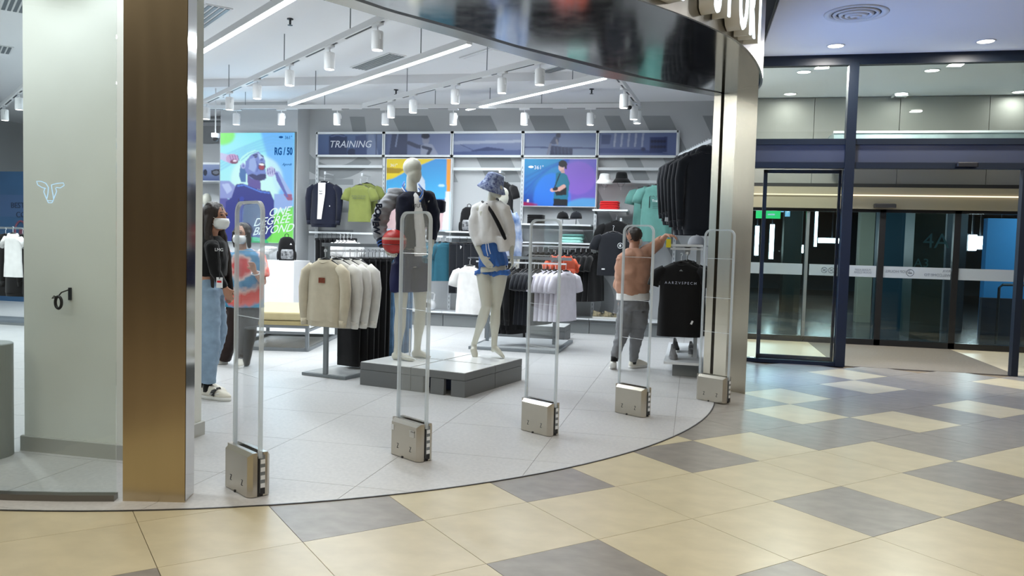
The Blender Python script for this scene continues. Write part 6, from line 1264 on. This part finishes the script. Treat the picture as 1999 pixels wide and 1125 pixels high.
# ---------- rear mannequin (tie-dye sweater)
bC = F(988, 655, .222); bC = np.array([-2.36, 11.25, .222]); D = depth(bC)
rm = thing('mannequin', 'pale mannequin in a blue and white tie-dye sweater behind the female mannequin', 'mannequin', bC); G = Fig(bC, D); x0 = 1000+FPX*(bC@RT)/D; dx = 988-x0
ff = RT*.9-FW*.3; sd = np.cross(ff, up_(1)); g = lambda px, py, d=0: G.J(px, py, d)
b = MB(); headshape(b, g(982, 382), ff, k=1.05); b.tube([g(982, 392), g(983, 412)], [.05, .06], 12); b.tube([g(985, 408), g(986, 425), g(987, 490), g(987, 520)], [(.09, .06), (.17, .09), (.13, .09), (.15, .1)], 18, side=-sd)
for dx_ in (-7, 8): b.tube([g(987+dx_, 520), g(985+dx_, 582), g(984+dx_, 640)], [.085, .055, .036], 14); aa = g(984+dx_, 640)*[1, 1, 0]+up_(.04); foot(b, aa, aa*[1, 1, 0]+ff*.17, 1)
for dx_, dy_ in ((-18, -.0), (20, 0)): b.tube([g(987+dx_*.7, 420), g(987+dx_, 425), g(988+dx_*1.25, 470), g(988+dx_*1.2, 510)], [.05, .045, .038, .026], 12); hand(b, g(988+dx_*1.2, 510), -up_(1), -ff, ff, .95, .3)
organic('body', b, M_MANN, rm, .010, 3)
b = MB(); b.tube([g(985, 403), g(986, 418), g(987, 470), g(987, 505)], [(.08, .07), (.19, .11), (.18, .12), (.175, .12)], 18, side=-sd)
for dx_ in (-18, 20): b.tube([g(987+dx_*.7, 418), g(987+dx_, 428), g(988+dx_*1.25, 470), g(988+dx_*1.2, 503)], [.075, .072, .065, .045], 14)
organic('sweater', b, mat('tie_dye_blue', lin((66, 112, 176)), .8, color2=lin((214, 222, 232)), vs=7), rm, .013, 4, fold=.008)
b = MB(); b.tube([g(987, 500), g(987, 522)], [(.15, .11), (.16, .12)], 16, side=-sd)
for dx_ in (-7, 8): b.tube([g(987+dx_, 520), g(985+dx_, 582), g(984+dx_, 636)], [.095, .08, .06], 14)
organic('trousers', b, C_BLACK, rm, .013, 4, fold=.006)

# ---------- people
def eyes(c, f, parent, k=1.0):
    f = np.array(f, float); f /= np.linalg.norm(f); s = np.cross(f, up_(1)); s /= np.linalg.norm(s); q = MB()
    for e in (-1, 1): q.ell(c+s*e*.031*k+f*.085*k+up_(.016*k), (.012*k, .008*k, .0055*k), np.stack([s, f, up_(1)], 1), 10, 6); 
    for e in (-1, 1): q.tube([c+s*e*.046*k+f*.080*k+up_(.038*k), c+s*e*.018*k+f*.092*k+up_(.041*k)], .0032, 5)
    q.build('eyes_and_brows', M_BLACK, parent, smooth=True)
def mask(c, f, parent, k=1.0, fold=False):
    f = np.array(f, float); f /= np.linalg.norm(f); s = np.cross(f, up_(1)); s /= np.linalg.norm(s); R = []
    for z, w_, d_ in ((-.010, .050, .115), (-.040, .062, .122), (-.075, .058, .112), (-.100, .036, .088)):
        R.append([c+up_(z*k)+s*w_*k*1.05*math.sin(a)+f*((.052+(d_-.052)*max(0, math.cos(a))**.8)*k if abs(a) < PI/2 else .03*k) for a in [PI*(q/12-.5)*1.0 for q in range(13)]])
    mb = MB(); V = [p for r in R for p in r]; Fc = [(r*13+i, r*13+i+1, r*13+14+i, r*13+13+i) for r in range(3) for i in range(12)]; mb.add(V, Fc); o = mb.build('face_mask', M_MASK, parent, smooth=True); so = o.modifiers.new('s', 'SOLIDIFY'); so.thickness = .003
    lp_ = MB()
    for e in (-1, 1): lp_.tube([c+up_(-.02*k)+s*e*.056*k+f*.055*k, c+s*e*.078*k+f*.01*k+up_(.01), c+s*e*.078*k+up_(-.04*k), c+up_(-.08*k)+s*e*.052*k+f*.05*k], .0018, 5)
    lp_.build('ear_loop', M_MASK, parent)
# woman 1: side view, facing right
bW = F(412, 776); D = depth(bW); w1 = thing('person', 'woman with long dark hair and face mask, black top and light blue jeans, facing right', 'person', bW*[1, 1, 0]+[0, 0, .004]); G = Fig(bW*[1, 1, 0]+[0, 0, .004], D)
ff = RT*.94-FW*.34; ff /= np.linalg.norm(ff); sd = np.cross(ff, up_(1)); hc = G.J(422, 424)
b = MB(); headshape(b, hc, ff, k=1.0, feat=True); b.tube([G.J(418, 438), G.J(414, 456), G.J(412, 468)], [.050, .048, .06], 12)
b.tube(G((412, 466), (413, 478), (414, 505), (412, 535), (410, 560)), [(.08, .06), (.165, .085), (.145, .105), (.125, .09), (.16, .11)], 20, side=sd)
# arms: near arm (camera side) and far arm
nS, nE, nW = G.J(414, 482, -.17), G.J(420, 530, -.19), G.J(440, 562, -.14)
fS, fE, fW_ = G.J(426, 480, .13), G.J(436, 528, .16), G.J(446, 566, .10)
for s_, e_, w_ in ((nS, nE, nW), (fS, fE, fW_)): b.tube([s_, (s_+e_)/2, e_, (e_+w_)/2, w_], [.045, .040, .034, .032, .022], 12)
hand(b, nW, G.J(447, 580, -.12)-nW, FW, RT, .9, .3); hand(b, fW_, G.J(449, 585, .08)-fW_, -FW, RT, .9, .3)
HL = [(G.J(405, 565, -.08), G.J(411, 660, -.10), G.J(406, 750, -.08)), (G.J(414, 565, .08), G.J(424, 655, .08), G.J(400, 742, .12))]
for h_, k_, a_ in HL: b.tube([h_, (h_+k_)/2, k_, k_*.5+a_*.5, a_], [.085, .078, .055, .05, .035], 14)
organic('body', b, M_SKIN, w1, .0085, 4)
b = MB(); b.tube(G((412, 460), (412, 474), (414, 505), (413, 540)), [(.075, .065), (.178, .10), (.160, .12), (.145, .108)], 20, side=sd)
for s_, e_, w_ in ((nS, nE, nW), (fS, fE, fW_)): b.tube([s_*.8+G.J(412, 472)*.2, s_, (s_+e_)/2, e_, (e_*.45+w_*.55), w_], [.06, .06, .055, .048, .042, .035], 12)
organic('black_top', b, C_BLACK, w1, .011, 4, fold=.006)
text('LMG', .035, M_WHITE, 'back_print', w1, tuple(G.J(428, 488, -.24)), tuple(RT), extrude=.001)
b = MB(); b.tube(G((411, 542), (410, 556), (409, 575)), [(.135, .10), (.165, .12), (.172, .125)], 18, side=sd)
for (h_, k_, a_), r_ in zip(HL, (1, 1)): b.tube([h_, (h_+k_)/2, k_, k_*.5+a_*.5, a_+up_(.01)], [.10, .098, .082, .075, .068], 16)
organic('jeans', b, C_JEAN, w1, .012, 4, fold=.008, fs=9, fold_dir=(1, 1, 1.4), seed=8)
# hair
b = MB(); b.ell(hc+up_(.038)-ff*.022, (.098, .098, .092), None, 20, 12); b.tube([hc-ff*.075+up_(.02), hc-ff*.098-up_(.10), hc-ff*.105-up_(.25), hc-ff*.10-up_(.45), hc-ff*.09-up_(.64)], [(.085, .06), (.085, .055), (.08, .05), (.065, .04), (.03, .02)], 16, side=sd)
b.tube([hc+sd*.07-up_(.0)-ff*.015, hc+sd*.085-ff*.01-up_(.12), hc+sd*.10+ff*.04-up_(.30), hc+sd*.10+ff*.06-up_(.60)], [.035, .035, .034, .014], 12); b.tube([hc-sd*.07+up_(.0)-ff*.02, hc-sd*.085-ff*.02-up_(.12), hc-sd*.12+ff*.02-up_(.32), hc-sd*.14+ff*.05-up_(.62)], [.035, .036, .036, .014], 12)
organic('long_hair', b, M_HAIR, w1, .009, 3, fold=.006, fs=26, fold_dir=(1.3, 1.3, .15))
eyes(hc, ff, w1); mask(hc, ff, w1)
q = MB(); q.box((0, 0, 0), (.055, .004, .085)); o = q.build('badge', M_WHITE, w1); o.location = G.J(429, 552, -.22); q = MB(); q.box((0, -.004, .008), (.04, .003, .016)); q.build('badge_bar', C_RED, o)
q = MB(); q.tube([G.J(426, 482, -.20), G.J(430, 515, -.25), G.J(429, 545, -.22)], .004, 5); q.build('lanyard', M_BLACK, w1)
C_SNK = cloth('sneaker_white', (222, 218, 206))
def pshoe(label_, ankle, dirv, M, parent, s=1.0, nm='shoe'):
    d = np.array(dirv)*[1, 1, 0]; d /= np.linalg.norm(d); o = shoe(label_, M, M_SOLE, (0, 0, 0), 0, None, s, high=.01); o.parent = parent
    for kx in ('label', 'category', 'group'):
        if kx in o: del o[kx]
    # collapse to single mesh part
    return o
def shoepart(ankle, dirv, M, parent, s=1.0, pitch=0, band=None):
    d = np.array(dirv, float)*[1, 1, 0]; d /= np.linalg.norm(d); ang = math.atan2(d[1], d[0]); mb = MB()
    out_ = lambda w, z, k=1: [(x*k, y*w, z) for x, y in ((-.135, 0), (-.125, .028), (-.06, .036), (.0, .034), (.06, .044), (.11, .036), (.14, .012), (.145, 0), (.14, -.012), (.11, -.036), (.06, -.044), (.0, -.034), (-.06, -.036), (-.125, -.028))]
    mb.loft([out_(.98, 0), out_(1.08, .012, 1.02), out_(1.04, .03, 1.01)], mi=1); mb.loft([out_(1.0, .028), [(x*.99, y*.98, .045+(.01 if x < 0 else 0)) for x, y, z in out_(1, 0)], [(min(x, .12)*.96, y*.80, .062+max(0, -x)*.16) for x, y, z in out_(1, 0)], [(min(x, .05)*.95, y*.62, .082+max(0, .03-x)*.22) for x, y, z in out_(1, 0)], [(min(x, .01)*.9-.01, y*.50, .098+max(0, -x)*.26) for x, y, z in out_(1, 0)]])
    o = mb.build('shoe', [M, M_SOLE], parent, smooth=True); Rm = Matrix.Rotation(ang, 4, 'Z') @ Matrix.Rotation(pitch, 4, 'Y'); o.matrix_local = Matrix.Translation(Vector(tuple(ankle))) @ Rm @ Matrix.Scale(s, 4) @ Matrix.Translation((.085, 0, 0))
    if band:
        q = MB(); q.tube([(-.01, -.040, .04), (.0, -.037, .075), (.015, 0, .098), (.0, .037, .075), (-.01, .040, .04)], [(.026, .004)]*5, 8, side=(1, 0, .3)); bo = q.build('elastic_band', M_BLACK, o, smooth=True)
        text('GIVENCHY', .022, M_WHITE, 'band_lettering', o, (.012, -.043, .052), (1, 0, .1), extrude=.001)
    return o
a_ = HL[0][2]*[1, 1, 0]; shoepart(a_+RT*.0, ff, C_SNK, w1, 1.02, band=True); a_ = HL[1][2]*[1, 1, 0]; shoepart(a_, ff, C_SNK, w1, 1.0)
for h_, k_, a_ in HL: q = MB(); q.tube([a_*[1, 1, 0]+up_(.06), a_*[1, 1, 0]+up_(.13)], .038, 12); q.build('sock', C_BLACK, w1, smooth=True)

# woman 2: facing camera
bW = F(462, 714); D = depth(bW); w2 = thing('person', 'masked woman in a coral and blue tie-dye tee and dark brown trousers, facing the entrance', 'person', bW*[1, 1, 0]+[0, 0, .004]); G = Fig(bW*[1, 1, 0]+[0, 0, .004], D)
ff = -FW*.97-RT*.1; ff /= np.linalg.norm(ff); sd = np.cross(ff, up_(1)); hc = G.J(472, 458)
b = MB(); headshape(b, hc, ff, k=.98, feat=True); b.tube([G.J(472, 470, .01), G.J(473, 486, .01), G.J(474, 494)], [.046, .048, .06], 12)
b.tube(G((474, 492), (476, 502), (477, 535), (476, 570), (474, 598)), [(.09, .06), (.19, .09), (.165, .10), (.155, .10), (.175, .115)], 20, side=RT)
aL = [G.J(446, 502), G.J(437, 545, -.02), G.J(437, 585, -.06)]; aR = [G.J(505, 502), G.J(514, 552, -.04), G.J(497, 530, -.24)]
for A_ in (aL, aR): b.tube([A_[0], (A_[0]+A_[1])/2, A_[1], (A_[1]+A_[2])/2, A_[2]], [.048, .043, .036, .033, .022], 12)
hand(b, aL[2], -up_(1), RT, RT, .9, .35); hand(b, aR[2], G.J(492, 512, -.26)-aR[2], -FW, -RT, .9, .5)
HL = [(G.J(461, 605), G.J(450, 655, .0), G.J(437, 702, .06)), (G.J(487, 605), G.J(482, 662, -.05), G.J(473, 712, -.03))]
for h_, k_, a_ in HL: b.tube([h_, (h_+k_)/2, k_, k_*.5+a_*.5, a_], [.09, .08, .058, .052, .036], 14)
organic('body', b, M_SKIN2, w2, .009, 4)
M_TD = bpy.data.materials.new('tie_dye_coral'); M_TD.use_nodes = True; nt = M_TD.node_tree; pb = nt.nodes['Principled BSDF']; pb.inputs['Roughness'].default_value = .85
tc = nt.nodes.new('ShaderNodeTexCoord'); mp = nt.nodes.new('ShaderNodeMapping'); ctr = G.J(470, 522, -.11); mp.inputs['Location'].default_value = tuple(-ctr); ns2 = nt.nodes.new('ShaderNodeTexNoise'); ns2.inputs['Scale'].default_value = 14
ln = nt.nodes.new('ShaderNodeVectorMath'); ln.operation = 'LENGTH'; nt.links.new(tc.outputs['Object'], mp.inputs[0]); nt.links.new(mp.outputs[0], ln.inputs[0]); nt.links.new(tc.outputs['Object'], ns2.inputs['Vector'])
mad = nt.nodes.new('ShaderNodeMath'); mad.operation = 'MULTIPLY_ADD'; mad.inputs[1].default_value = .10; nt.links.new(ns2.outputs['Fac'], mad.inputs[0]); nt.links.new(ln.outputs['Value'], mad.inputs[2])
cr = nt.nodes.new('ShaderNodeValToRGB'); els = cr.color_ramp.elements; stops = [(.05, (205, 80, 84)), (.13, (214, 92, 92)), (.17, (226, 200, 196)), (.20, (96, 150, 186)), (.26, (84, 136, 176)), (.30, (226, 190, 180)), (.34, (232, 92, 82)), (.44, (228, 98, 88)), (.48, (60, 150, 190)), (.60, (40, 134, 176))]
els[0].position = stops[0][0]; els[0].color = (*lin(stops[0][1]), 1); els[1].position = stops[-1][0]; els[1].color = (*lin(stops[-1][1]), 1)
for ps_, c_ in stops[1:-1]: e = els.new(ps_); e.color = (*lin(c_), 1)
nt.links.new(mad.outputs[0], cr.inputs[0]); nt.links.new(cr.outputs[0], pb.inputs['Base Color'])
b = MB(); b.tube(G((474, 488), (476, 498), (477, 535), (477, 575), (477, 600)), [(.08, .065), (.205, .105), (.20, .13), (.205, .135), (.215, .14)], 20, side=RT)
for A_ in (aL, aR): b.tube([A_[0]*.8+G.J(476, 497)*.2, A_[0], A_[0]*.45+A_[1]*.55, A_[0]*.2+A_[1]*.8], [.07, .075, .082, .080], 14)
organic('tie_dye_tee', b, M_TD, w2, .012, 4, fold=.007, fs=9)
b = MB(); b.tube([G.J(476, 590), G.J(475, 612)], [(.175, .115), (.185, .125)], 16, side=RT)
for h_, k_, a_ in HL: b.tube([h_, (h_+k_)/2, k_, k_*.5+a_*.5, a_], [.105, .10, .09, .085, .080], 16)
organic('trousers', b, C_BROWN, w2, .012, 4, fold=.008, fs=9)
b = MB(); b.ell(hc+up_(.042)-ff*.026, (.092, .090, .088), None, 18, 12)
for e in (-1, 1): b.tube([hc+sd*e*.068+up_(.03)-ff*.0, hc+sd*e*.078-up_(.06)+ff*.0, hc+sd*e*.078-up_(.14)-ff*.02], [.032, .030, .018], 10)
organic('dark_hair', b, M_HAIR, w2, .009, 3, fold=.004, fs=26); eyes(hc, ff, w2, .98); mask(hc, ff, w2, 1.0)
q = MB(); c_ = aR[2]*.85+aR[1]*.15; q.tube([c_+RT*.042*math.cos(t*PI/8)+up_(.02*math.sin(t*PI/8))+FW*.035*math.sin(t*PI/8) for t in range(16)], .005, 6, closed=True); q.build('bracelet', M_WHITE, w2)
for (h_, k_, a_), dd_ in zip(HL, (ff*.6-RT*.6, ff*.8+RT*.2)): shoepart(a_*[1, 1, 0]-up_(.0), dd_, C_SNK, w2, .92)
pc_ = thing('folded_clothes', 'pale crumpled clothes behind the tie-dye woman', 'clothes', (-6.95, 12.0, 1.11)); b = MB(); [b.ell((.03*k, .02*(k % 3), .03+.018*k), (.14, .11, .035)) for k in range(-1, 4)]; organic('cloth_heap', b, C_WHITE, pc_, .012, 2, fold=.01, fs=16)

# man: back to camera, leaning, right arm on the shelf
bW = F(1219, 723); D = depth(bW); mn = thing('person', 'man seen from behind in a dusty salmon sweatshirt and grey joggers, reaching to the shelf', 'person', bW*[1, 1, 0]+[0, 0, .004]); G = Fig(bW*[1, 1, 0]+[0, 0, .004], D)
ff = FW*.93+RT*.36; ff /= np.linalg.norm(ff); sd = np.cross(ff, up_(1)); hc = G.J(1238, 464, .06)
b = MB(); headshape(b, hc, FW*.75+RT*.66, k=.98, feat=True); b.tube([G.J(1238, 478, .05), G.J(1238, 494, .02)], [.052, .062], 12)
b.tube(G((1238, 492, .0), (1238, 505, -.02), (1238, 535, -.02), (1236, 570, 0), (1235, 598, .02)), [(.10, .07), (.20, .10), (.175, .11), (.15, .105), (.165, .12)], 20, side=RT)
aL = [G.J(1214, 512, .02), G.J(1210, 556, .05), G.J(1216, 588, .16)]; aR = [G.J(1268, 490, .02), G.J(1288, 478, .06), G.J(1303, 459, -.02)]
aR = [G.J(1264, 492, .02), G.J(1288, 474, .03), G.J(1302, 459, -.12)]
for A_ in (aL, aR): b.tube([A_[0], (A_[0]+A_[1])/2, A_[1], (A_[1]+A_[2])/2, A_[2]], [.052, .046, .040, .036, .026], 12)
hand(b, aR[2], G.J(1316, 461, -.16)-aR[2], -up_(1), -FW, .95, .35); hand(b, aL[2], -up_(1)+RT*.3, RT, FW, .95, .4)
HL = [(G.J(1224, 605, .02), G.J(1215, 652, .03), G.J(1200, 700, -.06)), (G.J(1250, 605, .02), G.J(1243, 658, .10), G.J(1236, 706, .14))]
for h_, k_, a_ in HL: b.tube([h_, (h_+k_)/2, k_, k_*.6+a_*.4, a_], [.09, .08, .058, .056, .036], 14)
organic('body', b, M_SKIN, mn, .009, 4)
b = MB(); b.tube(G((1238, 486, .0), (1237, 500, -.02), (1236, 535, -.03), (1236, 565, -.01), (1237, 580, 0)), [(.085, .07), (.185, .11), (.200, .135), (.190, .135), (.170, .125)], 22, side=RT+up_(.12))
b.tube([aL[0]*.7+G.J(1236, 505)*.3, aL[0], (aL[0]+aL[1])/2, aL[1], aL[2]], [.07, .075, .072, .066, .045], 16); b.tube([aR[0]*.7+G.J(1240, 505)*.3, aR[0], (aR[0]+aR[1])/2, aR[1], aR[1]*.55+aR[2]*.45], [.085, .082, .074, .064, .045], 16)
organic('sweatshirt', b, C_SALMON, mn, .012, 4, fold=.013, fs=7, fold_dir=(.8, .8, 1.0), seed=11)
b = MB(); b.tube([G.J(1237, 572), G.J(1237, 586)], [(.19, .135), (.192, .137)], 20, side=RT+up_(.22)); organic('white_tee_hem', b, C_WHITE, mn, .010, 2)
b = MB(); b.tube([G.J(1237, 582), G.J(1237, 606)], [(.17, .125), (.18, .13)], 18, side=RT)
for h_, k_, a_ in HL: b.tube([h_, (h_+k_)/2, k_, k_*.5+a_*.5, a_], [.10, .098, .076, .064, .050], 16)
organic('joggers', b, C_GREYP, mn, .012, 4, fold=.009, fs=10, fold_dir=(1, 1, 1.4), seed=12)
b = MB(); b.ell(hc+up_(.035)-FW*.012, (.092, .095, .088), None, 18, 12); organic('short_hair', b, M_HAIR, mn, .009, 3, fold=.005, fs=30); mask(hc, FW*.75+RT*.66, mn)
a_ = HL[0][2]*[1, 1, 0]; shoepart(a_+up_(.05)-RT*.01, FW*.9+RT*.1, C_SNK, mn, .98, pitch=.55); a_ = HL[1][2]*[1, 1, 0]; shoepart(a_, RT*.8+FW*.6, C_SNK, mn, 1.0)
for h_, k_, a_ in HL: q = MB(); q.tube([a_+up_(-.03), a_+up_(.02)], .040, 12); q.build('ankle_cuff', C_BLACK, mn, smooth=True)
